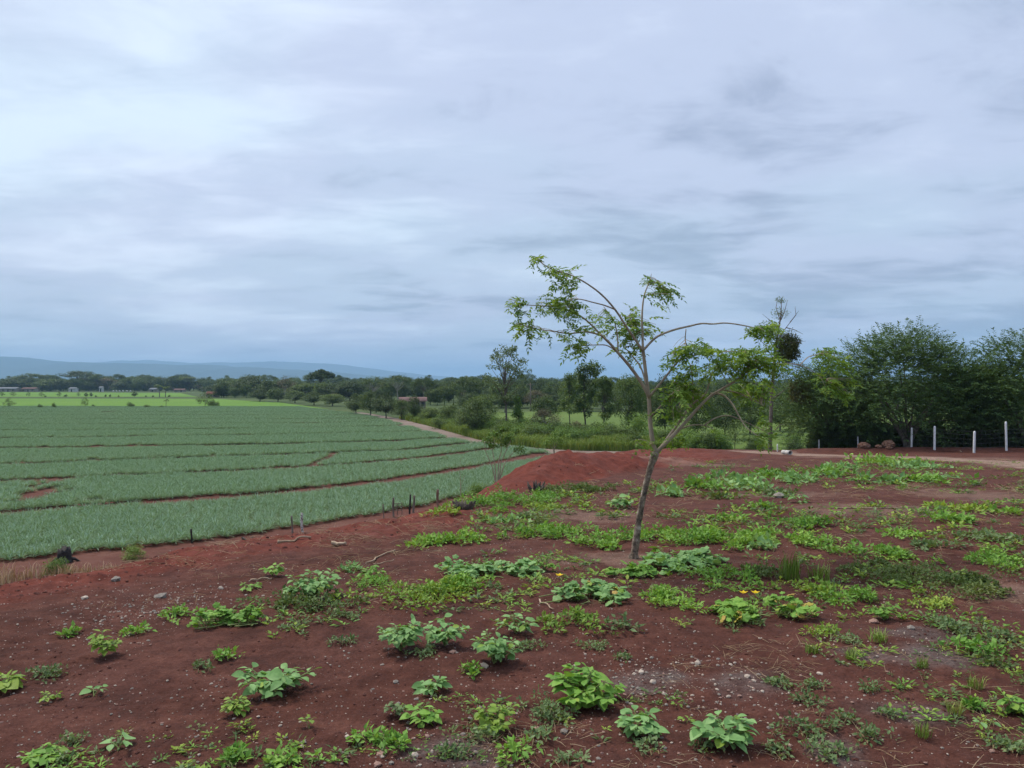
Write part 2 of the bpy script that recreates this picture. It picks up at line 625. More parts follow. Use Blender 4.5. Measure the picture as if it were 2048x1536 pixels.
M['wire'] = rough_mat('dark_wire', (.05, .055, .055), (.09, .095, .095), 10, .6, .1)
M['stone_w'] = rough_mat('pale_stone', (.36, .28, .22), (.62, .53, .44), 12, .85, .4)
M['stone_g'] = rough_mat('grey_stone', (.17, .145, .125), (.34, .30, .255), 12, .85, .4)
M['stone_p'] = rough_mat('pink_stone', (.24, .13, .10), (.42, .27, .22), 12, .85, .4)
M['boulder'] = rough_mat('earthy_boulder', (.10, .045, .03), (.24, .14, .095), 5, .95, .8)
M['concrete'] = rough_mat('pale_concrete', (.42, .40, .37), (.60, .58, .55), 6, .9, .3)
M['black_rubber'] = rough_mat('black_rubber', (.012, .013, .014), (.03, .03, .032), 6, .6, .2)
M['roof_red'] = rough_mat('red_roof_sheet', (.25, .07, .06), (.34, .11, .09), .8, .7, .2)
M['roof_pale'] = rough_mat('pale_roof_sheet', (.28, .27, .27), (.38, .37, .36), .8, .6, .2)
M['roof_rust'] = rough_mat('rusty_roof_sheet', (.22, .12, .10), (.34, .20, .17), .8, .8, .2)
M['wall_white'] = rough_mat('white_wall', (.45, .45, .45), (.60, .60, .59), .8, .8, .1)
M['wall_pale'] = rough_mat('pale_wall', (.20, .18, .15), (.30, .27, .24), .8, .8, .1)
M['window'] = rough_mat('dark_window', (.02, .022, .025), (.04, .045, .05), 2, .3, .0)

# ================================================================== THE SETTING
# ---- red earth pad (polar sheet round the viewpoint, finest where it is nearest)
th = np.concatenate([np.arange(-180, -48, 3.0), np.arange(-48, 48, 0.17), np.arange(48, 180, 3.0)])
th = np.radians(th)
rr = np.concatenate([[0.15, 0.6, 1.2, 1.8], np.exp(np.arange(math.log(2.3), math.log(100.0), 0.0068))])
TT, RR = np.meshgrid(th, rr)
GX, GY = np.sin(TT) * RR, np.cos(TT) * RR
GZ, GRED = terrain(GX, GY)
nt_, nr_ = len(th), len(rr)
ii = np.arange(nr_ - 1)[:, None] * nt_
jj = np.arange(nt_)[None, :]
kk = (jj + 1) % nt_
GF = np.stack([ii + jj, ii + kk, ii + nt_ + kk, ii + nt_ + jj], -1).reshape(-1, 4)
gz = GZ.ravel()
GF = GF[(gz[GF] > FIELD_Z - 0.12).any(1)]
used, inv = np.unique(GF, return_inverse=True)
mb = MB()
mb.add(np.stack([GX.ravel(), GY.ravel(), gz], -1)[used], inv.reshape(-1, 4))
me = mb.mesh('red_earth_ground', M['soil'])


def blob_mask(x, y, blobs):
    t = np.zeros_like(x)
    for px, py, rpx, rpy in blobs:
        hx, hy, _ = hit(px, py)
        drop = EYE + 0.05 * hy
        ax = rpx * hy / F
        ay = rpy * hy * hy / (F * drop)
        t = np.maximum(t, 1 - sstep(0.3, 1.0, np.hypot((x - hx) / ax, (y - hy) / ay) + 0.5 * fbm(x * 4, y * 4, 3, 61)))
    return t


gxu, gyu = GX.ravel()[used], GY.ravel()[used]
ashm = blob_mask(gxu, gyu, [(1300, 1362, 120, 40), (1480, 1360, 110, 45), (1725, 1308, 90, 22), (1830, 1430, 190, 38), (1830, 1262, 100, 22),
                            (900, 1515, 180, 50), (1680, 1500, 80, 40), (1880, 1320, 160, 40)])
drym = blob_mask(gxu, gyu, [(1700, 914, 170, 7), (1900, 920, 230, 9), (2060, 932, 150, 10), (1180, 1030, 150, 25), (1560, 990, 140, 14), (1750, 1020, 220, 25),
                            (1350, 920, 180, 12), (1950, 990, 160, 30), (2000, 1180, 120, 60), (1250, 1120, 260, 22)])
PATHW = [hit(*p)[:2] for p in [(1500, 902), (1610, 910), (1720, 912), (1840, 915), (1950, 921), (2060, 930), (2200, 945)]]
pth = sstep(1.5, .9, polyline_d(gxu, gyu, PATHW) + .5 * fbm(gxu * .8, gyu * .8, 3, 66))
drym = np.maximum(drym * .5, 1.2 * pth)
for nm, arr in (('red', GRED.ravel()[used]), ('ash', ashm), ('dry', drym)):
    a = me.attributes.new(nm, 'FLOAT', 'POINT')
    a.data.foreach_set('value', arr.astype(np.float32))
kind(link('ground', me), 'structure', 'bare red earth pad sloping gently away from the viewer')


# ---- the plain
def sheet(name, poly, z, mat, label):
    b = MB()
    b.add([(x, y, z) for x, y in poly], np.arange(len(poly))[None, :])
    o = link(name, b.mesh(name, mat, False))
    return kind(o, 'structure', label)


pl = MB()
an = np.linspace(0, 2 * np.pi, 72, endpoint=False)
rings = [5, 40, 120, 300, 800, 2500, 7000, 22000]
V = np.concatenate([[(0, 0, FIELD_Z - .04)]] + [np.stack([np.cos(an) * r_, np.sin(an) * r_, np.full(72, FIELD_Z - .04)], -1) for r_ in rings])
fq = []
for a_ in range(len(rings) - 1):
    for b_ in range(72):
        fq.append((1 + a_ * 72 + b_, 1 + a_ * 72 + (b_ + 1) % 72, 1 + (a_ + 1) * 72 + (b_ + 1) % 72, 1 + (a_ + 1) * 72 + b_))
pl.add(V, fq)
pl.f.append(np.array([(0, 1 + b_, 1 + (b_ + 1) % 72) for b_ in range(72)]))
kind(link('plain', pl.mesh('plain', M['plain'], False)), 'structure', 'flat green plain reaching to the hills')


def xy(pts, z=FIELD_Z):
    return [fld(px, py, z)[:2] for px, py in pts]


FIELD_EDGE_NEAR = [(-70, 8), (-32, 21), (-19.2, 28.2), (-11.9, 33), (-6.9, 38.4), (-4.4, 42), (-1.8, 47), (0.8, 53), (2.8, 60), (4.1, 68), (3.6, 74)]
ROAD_SIDE = xy([(1000, 893.5), (930, 885), (870, 868), (800, 848), (740, 832), (660, 822), (600, 814.5)])
FIELD = FIELD_EDGE_NEAR + ROAD_SIDE + [(-160, 222), (-230, 222), (-230, 60)]
sheet('crop_soil', [(x_ * 1.0, y_) for x_, y_ in FIELD_EDGE_NEAR[:1]] + [(x_ + 1.6, y_ - 1.4) for x_, y_ in FIELD_EDGE_NEAR[1:]] + [(x_ + .8, y_ + .5) for x_, y_ in ROAD_SIDE] + FIELD[-3:],
      FIELD_Z - .02, M['cropsoil'], 'red soil under the rows of the pineapple field')
sheet('meadow', xy([(-500, 813.2), (596, 813.6), (660, 818), (560, 805), (430, 797.5), (-500, 796)]), FIELD_Z - .015, M['meadow'],
      'bright green meadow just beyond the pineapple field')
sheet('far_meadow', xy([(-500, 793.5), (395, 793.5), (360, 786), (-500, 781.5)]), FIELD_Z - .015, M['meadow'],
      'second bright green meadow in front of the far tree line')
sheet('pasture', xy([(960, 862), (1120, 872), (1250, 885), (1420, 905), (2300, 905), (2300, 826), (1400, 824), (1000, 823), (930, 828)]), FIELD_Z - .015, M['pasture'],
      'mown green pasture behind the roadside trees')


def ribbon(name, pts, width, z, mat, label, wig=.4):
    P = np.array(pts, float)
    t = np.linspace(0, len(P) - 1, 90)
    X, Y = np.interp(t, range(len(P)), P[:, 0]), np.interp(t, range(len(P)), P[:, 1])
    k5 = np.ones(9) / 9
    Xs, Ys = np.convolve(np.pad(X, 4, 'edge'), k5, 'valid'), np.convolve(np.pad(Y, 4, 'edge'), k5, 'valid')
    tx, ty = np.gradient(Xs), np.gradient(Ys)
    ln = np.hypot(tx, ty)
    nx, ny = -ty / ln, tx / ln
    w = width / 2 + wig * fbm(t * .9, t * 0, 3, 91)
    w2 = width / 2 + wig * fbm(t * .9, t * 0 + 9, 3, 92)
    V = np.concatenate([np.stack([Xs + nx * w, Ys + ny * w, np.full(90, z)], -1), np.stack([Xs - nx * w2, Ys - ny * w2, np.full(90, z)], -1)])
    i = np.arange(89)
    b = MB()
    b.add(V, np.stack([i, i + 1, i + 91, i + 90], -1))
    return kind(link(name, b.mesh(name, mat, False)), 'structure', label)


ROAD = xy([(700, 824), (780, 838), (830, 851), (880, 866), (930, 881), (985, 891), (1060, 900), (1130, 904), (1230, 905), (1330, 903)])
ribbon('dirt_track', ROAD, 4.2, FIELD_Z - .005, M['track'], 'pale dirt track curving round the far end of the pineapple field')
ribbon('grass_path', [(x_ + 7.5, y_ + 6.5) for x_, y_ in ROAD[1:6]], 2.5, FIELD_Z - .004, M['meadow'], 'bright green strip of mown grass behind the roadside bank')
ribbon('field_path', [(x_ + 2.4, y_ - 2.2) for x_, y_ in FIELD_EDGE_NEAR[1:8]], 2.6, FIELD_Z + .0, M['cropsoil'], 'narrow dirt path along the near edge of the pineapple field', .7)


# ---- hills, far off in the haze
def hills(name, d, prof, seed, amp, label, depth):
    xs = np.linspace(-0.95, 0.95, 420)
    pxs = CX + xs * F
    hh = np.interp(pxs, [p_[0] for p_ in prof], [p_[1] for p_ in prof])
    top = (CY - hh) / F * d
    top = top + amp * fbm(xs * 26, xs * 0 + 2.2, 6, seed, .55) * np.clip(top / 120, .15, 1)
    rows = 16
    V = []
    for r_ in range(rows):
        f_ = r_ / (rows - 1)
        prof_ = math.sin(f_ * math.pi / 2) ** 1.2
        y_ = d - depth * (1 - f_)
        rg = 1 + .35 * fbm(xs * 40, np.full_like(xs, f_ * 3.0), 4, seed + 9) * (1 - f_) * 2
        z_ = FIELD_Z - .5 + (top + EYE - FIELD_Z) * np.clip(prof_ * rg, 0, 1.0)
        V.append(np.stack([xs * d, np.full_like(xs, y_), z_], -1))
    V.append(np.stack([xs * d, np.full_like(xs, d + depth), np.full_like(xs, FIELD_Z - .5)], -1))
    n_ = len(xs)
    b = MB()
    i = np.arange(rows)[:, None] * n_
    j = np.arange(n_ - 1)[None, :]
    b.add(np.concatenate(V), np.stack([i + j, i + j + 1, i + n_ + j + 1, i + n_ + j], -1).reshape(-1, 4))
    return kind(link(name, b.mesh(name, M['hill'])), 'structure', label)


hills('near_hills', 8800, [(-600, 712), (-200, 716), (60, 716), (110, 721), (180, 726), (300, 729), (420, 731), (520, 735), (640, 742), (740, 750), (840, 760),
                           (930, 765), (1000, 766), (1100, 766), (2600, 766)], 3, 18, 'blue forested hill range on the left horizon', 2400)
hills('far_hills', 13000, [(-600, 730), (150, 728), (250, 721), (300, 719), (340, 724), (440, 726), (560, 724), (600, 723), (680, 729), (760, 738), (860, 750), (960, 760), (1100, 764), (1300, 765), (1700, 764), (2600, 766)],
      8, 22, 'faint far hills fading into the cloud', 2000)

# ---- haze: one closed box of even, thin air
hz = MB()
x0, x1, y0, y1, z0, z1 = -24000, 24000, -24000, 24000, FIELD_Z - 1.5, 470
hz.add([(x0, y0, z0), (x1, y0, z0), (x1, y1, z0), (x0, y1, z0), (x0, y0, z1), (x1, y0, z1), (x1, y1, z1), (x0, y1, z1)],
       [(0, 3, 2, 1), (4, 5, 6, 7), (0, 1, 5, 4), (1, 2, 6, 5), (2, 3, 7, 6), (3, 0, 4, 7)])
hm, hnt, hout = new_mat('thin_haze')
pv = hnt.nodes.new('ShaderNodeVolumePrincipled')
pv.inputs['Color'].default_value = (.44, .69, 1.0, 1)
pv.inputs['Density'].default_value = 0.00013
pv.inputs['Anisotropy'].default_value = 0.0
hnt.links.new(pv.outputs[0], hout.inputs['Volume'])
HAZE = kind(link('haze', hz.mesh('haze', hm, False)), 'stuff', 'thin bluish haze over the plain')


# ================================================================== SCATTERED STUFF (uncountable)
def proto(name, me):
    o = bpy.data.objects.new(name, me)
    return o


_pc = [0]


def scatter(name, pts, rotz, scl, idx, meshes, label, tilt=None, parent=None):
    """uncountable stuff: one object, geometry nodes put the meshes on its points"""
    c = bpy.data.collections.new(name + '_shapes')
    for k, m_ in enumerate(meshes):
        c.objects.link(bpy.data.objects.new('%s_shape_%02d' % (name, k), m_))
    me_ = bpy.data.meshes.new(name)
    n_ = len(pts)
    me_.vertices.add(n_)
    me_.vertices.foreach_set('co', np.asarray(pts, np.float32).ravel())
    rot = np.zeros((n_, 3), np.float32)
    rot[:, 2] = rotz
    if tilt is not None:
        rot[:, :2] = tilt
    a_ = me_.attributes.new('rot', 'FLOAT_VECTOR', 'POINT')
    a_.data.foreach_set('vector', rot.ravel())
    a_ = me_.attributes.new('scl', 'FLOAT', 'POINT')
    a_.data.foreach_set('value', np.asarray(scl, np.float32))
    a_ = me_.attributes.new('idx', 'INT', 'POINT')
    a_.data.foreach_set('value', np.asarray(idx, np.int32))
    o = link(name, me_, parent)
    ng = bpy.data.node_groups.new(name + '_nodes', 'GeometryNodeTree')
    ng.interface.new_socket('Geometry', in_out='INPUT', socket_type='NodeSocketGeometry')
    ng.interface.new_socket('Geometry', in_out='OUTPUT', socket_type='NodeSocketGeometry')
    N = ng.nodes
    gi, go = N.new('NodeGroupInput'), N.new('NodeGroupOutput')
    ci = N.new('GeometryNodeCollectionInfo')
    ci.inputs['Collection'].default_value = c
    ci.inputs['Separate Children'].default_value = True
    ci.inputs['Reset Children'].default_value = True
    ip = N.new('GeometryNodeInstanceOnPoints')
    ip.inputs['Pick Instance'].default_value = True

    def na(nm_, ty):
        q = N.new('GeometryNodeInputNamedAttribute')
        q.data_type = ty
        q.inputs['Name'].default_value = nm_
        return q.outputs['Attribute']
    L = ng.links.new
    L(gi.outputs[0], ip.inputs['Points'])
    L(ci.outputs[0], ip.inputs['Instance'])
    L(na('idx', 'INT'), ip.inputs['Instance Index'])
    L(na('rot', 'FLOAT_VECTOR'), ip.inputs['Rotation'])
    L(na('scl', 'FLOAT'), ip.inputs['Scale'])
    L(ip.outputs[0], go.inputs[0])
    md = o.modifiers.new('scatter', 'NODES')
    md.node_group = ng
    return kind(o, 'stuff', label)


# ---- pineapple field
def pineapple_mesh(seed, nl=34, seg=3):
    r_ = np.random.default_rng(seed)
    b = MB()
    for k in range(nl):
        a_ = k * 2.399 + r_.uniform(-.3, .3)
        q = k / nl
        up = 0.35 + 1.0 * q + r_.uniform(-.12, .12)
        L = r_.uniform(.40, .60) * (1 - .25 * q)
        dr = np.array([math.cos(a_), math.sin(a_), 0])
        t = np.linspace(0, 1, seg + 1)
        ang = up - 0.9 * t * (1 - .5 * q)
        st = np.stack([np.cos(ang), np.sin(ang)], -1) * (L / seg)
        pos = np.concatenate([[[0.03, .05]], np.array([[0.03, .05]]) + np.cumsum(st[:-1], 0)])
        C = pos[:, :1] * dr[None, :] + np.array([0, 0, 1])[None, :] * pos[:, 1:]
        w = .019 * np.array([1, .95, .65, .06])[:seg + 1]
        S = np.array([-dr[1], dr[0], 0])
        V = np.stack([C - S * w[:, None] + np.array([0, 0, .012]), C, C + S * w[:, None] + np.array([0, 0, .012])], 1).reshape(-1, 3)
        i = np.arange(seg) * 3
        fq_ = np.concatenate([np.stack([i, i + 1, i + 4, i + 3], -1), np.stack([i + 1, i + 2, i + 5, i + 4], -1)])
        b.add(V, fq_, r_.uniform(.1, .9))
    return b.mesh('pineapple_plant', M['leaf_pine'])


FURROWS = [
    ([(-200, 1036), (0, 1020), (300, 999), (560, 981), (800, 954), (960, 929), (1092, 904)], 1.12),
    ([(-200, 967), (0, 958), (300, 946), (560, 933), (700, 925), (850, 912), (1000, 893)], 1.05),
    ([(-200, 930), (0, 925), (280, 916), (560, 907), (800, 898), (930, 885)], 1.2),
    ([(-200, 897), (0, 894), (512, 887), (640, 884), (780, 880), (890, 874)], 1.5),
    ([(-200, 876), (0, 874), (512, 868), (800, 862), (860, 859)], 1.6),
    ([(-200, 861), (0, 860), (512, 856), (820, 850)], 1.8),
    ([(-200, 848), (500, 846), (790, 842)], 2.0), ([(-200, 838), (500, 837), (760, 836)], 2.2),
    ([(-200, 830), (700, 829)], 2.4), ([(-200, 823.5), (660, 823)], 2.7)]
PATCHES = [(72, 996, .85, 3.0), (80, 982, .75, 3.5), (98, 967, .6, 3.0), (654, 917, .55, 5.5), (185, 1002, 1.7, 1.6), (425, 990, 1.2, .9), (640, 966, 1.1, .8), (805, 953, 1.2, .8),
           (100, 958, 1.0, 1.0), (250, 948, 1.1, .9), (400, 944, 1.3, 1.0), (530, 938, 1.1, .9), (630, 931, 1.6, 1.1), (560, 933, 1.0, .9), (795, 884, 1.2, 3.2),
           (40, 923, 1.3, 1.2), (185, 918, 1.2, 1.2), (310, 913, 1.5, 1.4), (425, 910, 1.0, 1), (195, 891, 1.4, 2.0), (270, 889, 1.1, 1.6), (300, 890, 1.5, 1.6), (75, 894, 1.4, 2),
           (90, 874, 1.6, 2.6), (470, 870, 1.2, 2.6), (490, 870, 1.4, 2.2), (265, 872, 1.2, 2.2), (5, 829, 2.2, 6), (222, 823, 2.2, 6), (720, 884, 2.4, 1.2), (690, 885, 1.8, 1.2),
           (880, 920, 1.3, .9), (905, 896, 1.4, 1.2), (800, 850, 2.0, 3), (610, 830, 2.4, 5), (1000, 925, .9, .9), (945, 936, 1.2, 1.0)]
g_ = .41
yy_ = np.arange(20, 222, g_)
PX, PY = [], []
for k, yv in enumerate(yy_):
    xs_ = np.arange(-.76 * yv - 5, 8, g_ * (1.0 if yv < 120 else 1.25))
    PX.append(xs_ + (g_ / 2 if k % 2 else 0))
    PY.append(np.full(len(xs_), yv))
PX, PY = np.concatenate(PX), np.concatenate(PY)
PX = PX + rng.uniform(-.12, .12, len(PX))
PY = PY + rng.uniform(-.12, .12, len(PX))
keep = poly_sd(PX, PY, np.array(FIELD)) > .1 + .35 * (fbm(PX * .5, PY * .5, 2, 3) + .3)
FZ = FIELD_Z + .25
for k_, (pts_, w_) in enumerate(FURROWS):
    w_ = w_ * (.84 if k_ > 3 else 1.0)
    L_ = [fld(a_, b_, FZ)[:2] for a_, b_ in pts_]
    t_ = np.linspace(0, len(L_) - 1, 60)
    L_ = list(zip(np.interp(t_, range(len(L_)), [q[0] for q in L_]), np.interp(t_, range(len(L_)), [q[1] for q in L_])))
    dd_ = polyline_d(PX, PY, L_)
    ww_ = 1.12 * w_ * (1.0 + .28 * fbm(PX * .11, PY * .11, 2, 13) + .3 * fbm(PX * .5, PY * .5, 2, 14))
    keep &= dd_ > ww_
for k_, (px_, py_, rx_, ry_) in enumerate(PATCHES):
    if k_ > 3:
        rx_, ry_ = rx_ * .62, ry_ * .62
    cx_, cy_, _ = fld(px_, py_, FIELD_Z + .1)
    keep &= np.hypot((PX - cx_) / rx_, (PY - cy_) / ry_) > 1 + .6 * fbm(PX * .9, PY * .9, 2, 15)
PX, PY = PX[keep], PY[keep]
n_p = len(PX)
scatter('pineapple_field', np.stack([PX, PY, np.full(n_p, FIELD_Z - .02)], -1), rng.uniform(0, 6.28, n_p),
        rng.uniform(.82, 1.12, n_p) * (1 + .25 * fbm(PX * .12, PY * .12, 3, 19)), rng.integers(0, 4, n_p), [pineapple_mesh(50 + k) for k in range(4)],
        'grey-green pineapple plants in long curving beds on the low plain')

ORD = ['first', 'second', 'third', 'fourth', 'fifth', 'sixth', 'seventh', 'eighth', 'ninth', 'tenth', 'eleventh', 'twelfth', 'thirteenth', 'fourteenth', 'fifteenth', 'sixteenth', 'seventeenth',
       'eighteenth', 'nineteenth', 'twentieth', 'twenty-first', 'twenty-second', 'twenty-third', 'twenty-fourth', 'twenty-fifth', 'twenty-sixth', 'twenty-seventh', 'twenty-eighth']


def ordered(objs, text):
    objs = sorted(objs, key=lambda o: o.location.x / o.location.y)
    for k, o in enumerate(objs):
        o['label'] = text % ORD[k]


# ================================================================== TREES OF THE PLAIN
def unit(r_, n):
    v_ = r_.normal(size=(n, 3))
    return v_ / np.linalg.norm(v_, axis=1)[:, None]


def limb(p0, p1, bow, n=6):
    t = np.linspace(0, 1, n)[:, None]
    p0, p1 = np.asarray(p0, float), np.asarray(p1, float)
    return p0 * (1 - t) + p1 * t + np.array([0, 0, 1.0]) * bow * (4 * t * (1 - t))


def make_tree(shape, H, W, seed, nclump, nleaf, leaf, fork=.4, bark='bark', leafmat='leaf_dark', trunk_r=None, sides=6, clump=None, lean=0.0, sub=True):
    """trunk with limbs, crown of leaf clumps. returns (trunk mesh, crown mesh)"""
    r_ = np.random.default_rng(seed)
    tr, cr_ = MB(), MB()
    R0 = trunk_r or H * .022
    fk = H * fork
    if shape == 'umbrella':
        a_ = r_.uniform(0, 6.28, nclump)
        q = np.sqrt(r_.uniform(0.0, 1, nclump))
        C = np.stack([np.cos(a_) * q * W * .5, np.sin(a_) * q * W * .5, H * (.93 - .20 * q ** 2 - .10 * r_.uniform(0, 1, nclump))], -1)
        fl = .42
    elif shape == 'round':
        d_ = unit(r_, nclump)
        q = r_.uniform(.35, 1, nclump) ** .6
        cz = (fk * .75 + H) / 2
        hz_ = (H - fk * .75) / 2
        C = d_ * q[:, None] * np.array([W * .45, W * .45, hz_ * .92]) + np.array([0, 0, cz])
        C[:, :2] *= (1.08 - .30 * np.clip((C[:, 2:3] - cz) / hz_, 0, 1))
        fl = .75
    elif shape == 'tall':
        z_ = r_.uniform(fork, 1, nclump)
        wd = np.interp(z_, [fork, fork + .2, .8, 1], [.35, .85, 1, .45])
        a_ = r_.uniform(0, 6.28, nclump)
        q = np.sqrt(r_.uniform(.05, 1, nclump))
        C = np.stack([np.cos(a_) * q * W * .45 * wd, np.sin(a_) * q * W * .45 * wd, z_ * H * .96], -1)
        fl = .55
    elif shape == 'layer':
        nl_ = 6
        lz = np.linspace(fork, .96, nl_)
        k = r_.integers(0, nl_, nclump)
        a_ = r_.uniform(0, 6.28, nclump)
        off = r_.uniform(-.32, .32, (nl_, 2)) * W * .55
        q = np.sqrt(r_.uniform(0, 1, nclump))
        C = np.stack([off[k, 0] + np.cos(a_) * q * W * .26, off[k, 1] + np.sin(a_) * q * W * .26, lz[k] * H + r_.uniform(-.075, .05, nclump) * H], -1)
        fl = .65
    elif shape == 'column':
        z_ = r_.uniform(.12, 1, nclump)
        wd = np.interp(z_, [.1, .35, 1], [.7, 1, .25])
        a_ = r_.uniform(0, 6.28, nclump)
        q = np.sqrt(r_.uniform(.0, 1, nclump))
        C = np.stack([np.cos(a_) * q * W * .42 * wd, np.sin(a_) * q * W * .42 * wd, z_ * H * .96], -1)
        fl = .8
    else:  # bush
        d_ = unit(r_, nclump)
        d_[:, 2] = np.abs(d_[:, 2])
        q = r_.uniform(.3, 1, nclump) ** .6
        C = d_ * q[:, None] * np.array([W * .46, W * .46, H * .88]) + np.array([0, 0, H * .06])
        fl = .8
    C[:, 0] += lean * C[:, 2]
    # trunk and limbs
    if shape == 'bush':
        for k in range(5):
            e_ = C[r_.integers(0, nclump)]
            tr.tube(limb((r_.uniform(-.1, .1), r_.uniform(-.1, .1), -.2), e_, .1 * H), np.linspace(R0, R0 * .3, 6), 5)
    else:
        tp = H * (fork + (.35 if shape in ('tall', 'layer', 'column') else .12))
        zz = np.linspace(-.3, tp, 8)
        wob = np.cumsum(r_.normal(0, .012 * H, (8, 2)), 0) * np.linspace(0, 1, 8)[:, None]
        P = np.stack([wob[:, 0] + lean * zz, wob[:, 1], zz], -1)
        tr.tube(P, R0 * np.array([1.45, 1.05, .95, .88, .8, .7, .58, .42]), max(sides, 6))
        order = r_.permutation(nclump)[:max(10, nclump // (2 if sub else 4))]
        for k in order:
            e_ = C[k]
            t0 = np.clip((e_[2] * .62 + r_.uniform(-.05, .05) * H - zz[0]) / (tp - zz[0]), .45, .97)
            s_ = np.array([np.interp(t0, np.linspace(0, 1, 8), P[:, c]) for c in range(3)])
            tr.tube(limb(s_, e_, .05 * H * r_.uniform(-.3, 1)), np.linspace(R0 * .36, R0 * .07, 6), 5)
    # leaves
    per = nleaf // nclump
    rad = (clump or W * .16) * r_.uniform(.65, 1.3, nclump)
    ci = np.repeat(np.arange(nclump), per)
    d_ = unit(r_, len(ci))
    q = r_.uniform(.15, 1, len(ci)) ** .5
    off = d_ * (q * rad[ci])[:, None]
    off[:, 2] *= fl
    P = C[ci] + off
    ax = d_ * np.array([1, 1, .35]) + unit(r_, len(ci)) * .7 + np.array([0, 0, -.15])
    nm = np.array([0, 0, 1.0]) + unit(r_, len(ci)) * .65 + d_ * .35
    ln = leaf * r_.uniform(.7, 1.35, len(ci))
    tn = np.clip(.5 + .22 * r_.normal(size=nclump)[ci] + .17 * r_.normal(size=len(ci)), 0, 1)
    cr_.leaves(P, ax, nm, ln, ln * .55, tn)
    return tr.mesh('trunk', M[bark]), cr_.mesh('crown', M[leafmat])


def palm_meshes(seed, H=7.0, nf=16, fl=2.6):
    r_ = np.random.default_rng(seed)
    tr, cr_ = MB(), MB()
    z_ = np.linspace(-.2, H, 7)
    tr.tube(np.stack([.05 * H * (z_ / H) ** 2, 0 * z_, z_], -1), np.linspace(.22, .14, 7), 7)
    top = np.array([.05 * H, 0, H])
    for k in range(nf):
        a_ = k * 2.399
        up = r_.uniform(-.2, 1.1)
        t = np.linspace(0, 1, 14)
        ang = up - 1.5 * t
        st = np.stack([np.cos(ang), np.sin(ang)], -1) * fl / 13
        q = np.cumsum(st, 0)
        d_ = np.array([math.cos(a_), math.sin(a_), 0])
        P = top + q[:, :1] * d_ + q[:, 1:] * np.array([0, 0, 1.0])
        S = np.array([-d_[1], d_[0], 0])
        for sg in (-1, 1):
            D = S * sg + d_ * .5 + np.array([0, 0, -.35])
            cr_.leaves(P, np.repeat(D[None], 14, 0), np.repeat((np.array([0, 0, 1.0]) + .3 * d_)[None], 14, 0), .62 * np.sin(np.linspace(.5, 2.9, 14)) + .1, .12, r_.uniform(.2, .8))
    return tr.mesh('trunk', M['bark']), cr_.mesh('crown', M['leaf_mid'])


PT = {}
for k in range(3):
    PT['umb%d' % k] = make_tree('umbrella', 17, 20, 100 + k, 40, 5200, .62, .35, clump=2.5)
    PT['rnd%d' % k] = make_tree('round', 13, 12, 110 + k, 54, 6000, .55, .10, leafmat=('leaf_dark', 'leaf_mid', 'leaf_dark')[k], clump=2.0)
    PT['hed%d' % k] = make_tree('round', 7, 6.5, 120 + k, 54, 7000, .24, .16, leafmat=('leaf_dark', 'leaf_mid', 'leaf_mid')[k], clump=1.05, bark='bark_dark')
    PT['bus%d' % k] = make_tree('bush', 2.6, 3.2, 130 + k, 30, 2600, .17, leafmat=('leaf_mid', 'leaf_bright', 'leaf_mid')[k], clump=.6, trunk_r=.03)
    PT['tal%d' % k] = make_tree('tall', 15, 8, 140 + k, 40, 4200, .5, .35, leafmat=('leaf_mid', 'leaf_dark', 'leaf_pale')[k], clump=1.3, bark='bark')
for k in range(2):
    PT['pal%d' % k] = make_tree('umbrella', 13, 14, 150 + k, 34, 2600, .5, .38, leafmat='leaf_pale', bark='bark_pale', clump=1.6)
    PT['brn%d' % k] = make_tree('round', 8, 8.5, 160 + k, 50, 3000, .28, .2, leafmat='leaf_brown', bark='bark_pale', clump=1.1)
    PT['lay%d' % k] = make_tree('layer', 9.5, 6.6, 170 + k, 46, 4200, .34, .32, leafmat='leaf_mid', bark='bark_dark', clump=.72, trunk_r=.12)
    PT['plm%d' % k] = palm_meshes(180 + k)
PT['loose'] = make_tree('tall', 12.3, 8.0, 190, 90, 3900, .28, .38, leafmat='leaf_pale', bark='bark', clump=.62, trunk_r=.16)
PT['lone'] = make_tree('umbrella', 16, 13.5, 191, 46, 6500, .6, .62, leafmat='leaf_dark', bark='bark_dark', clump=1.7, trunk_r=.38)
PT['col'] = make_tree('column', 5.2, 2.3, 192, 44, 4200, .2, .2, leafmat='leaf_bright', bark='bark_dark', clump=.5, trunk_r=.09)
PT['scrub'] = make_tree('bush', 2.6, 3.2, 199, 30, 3000, .17, leafmat='leaf_dark', clump=.6, trunk_r=.03)
PT['spr'] = make_tree('round', 4.2, 4.6, 193, 40, 1500, .2, .25, leafmat='leaf_mid', bark='bark_dark', clump=.55, trunk_r=.05)
SZ = {'umb': (17, 20), 'rnd': (13, 12), 'hed': (7, 6.5), 'bus': (2.6, 3.2), 'tal': (15, 8), 'pal': (13, 14), 'brn': (8, 8.5), 'lay': (9.5, 6.6), 'plm': (8.2, 4.6),
      'loo': (12.3, 8.0), 'lon': (16, 13.5), 'col': (5.2, 2.3), 'spr': (4.2, 4.6)}


def tree(key, x, y, z, h, w, label, name='tree', cat='tree', group=None, rz=None):
    o = bpy.data.objects.new(name, None)
    COL.objects.link(o)
    H0, W0 = SZ[key[:3]]
    o.location = (x, y, z)
    o.rotation_euler = (0, 0, rng.uniform(0, 6.28) if rz is None else rz)
    o.scale = (w / W0, w / W0, h / H0)
    tag(o, label, cat, group)
    link('trunk', PT[key][0], o)
    link('crown', PT[key][1], o)
    return o


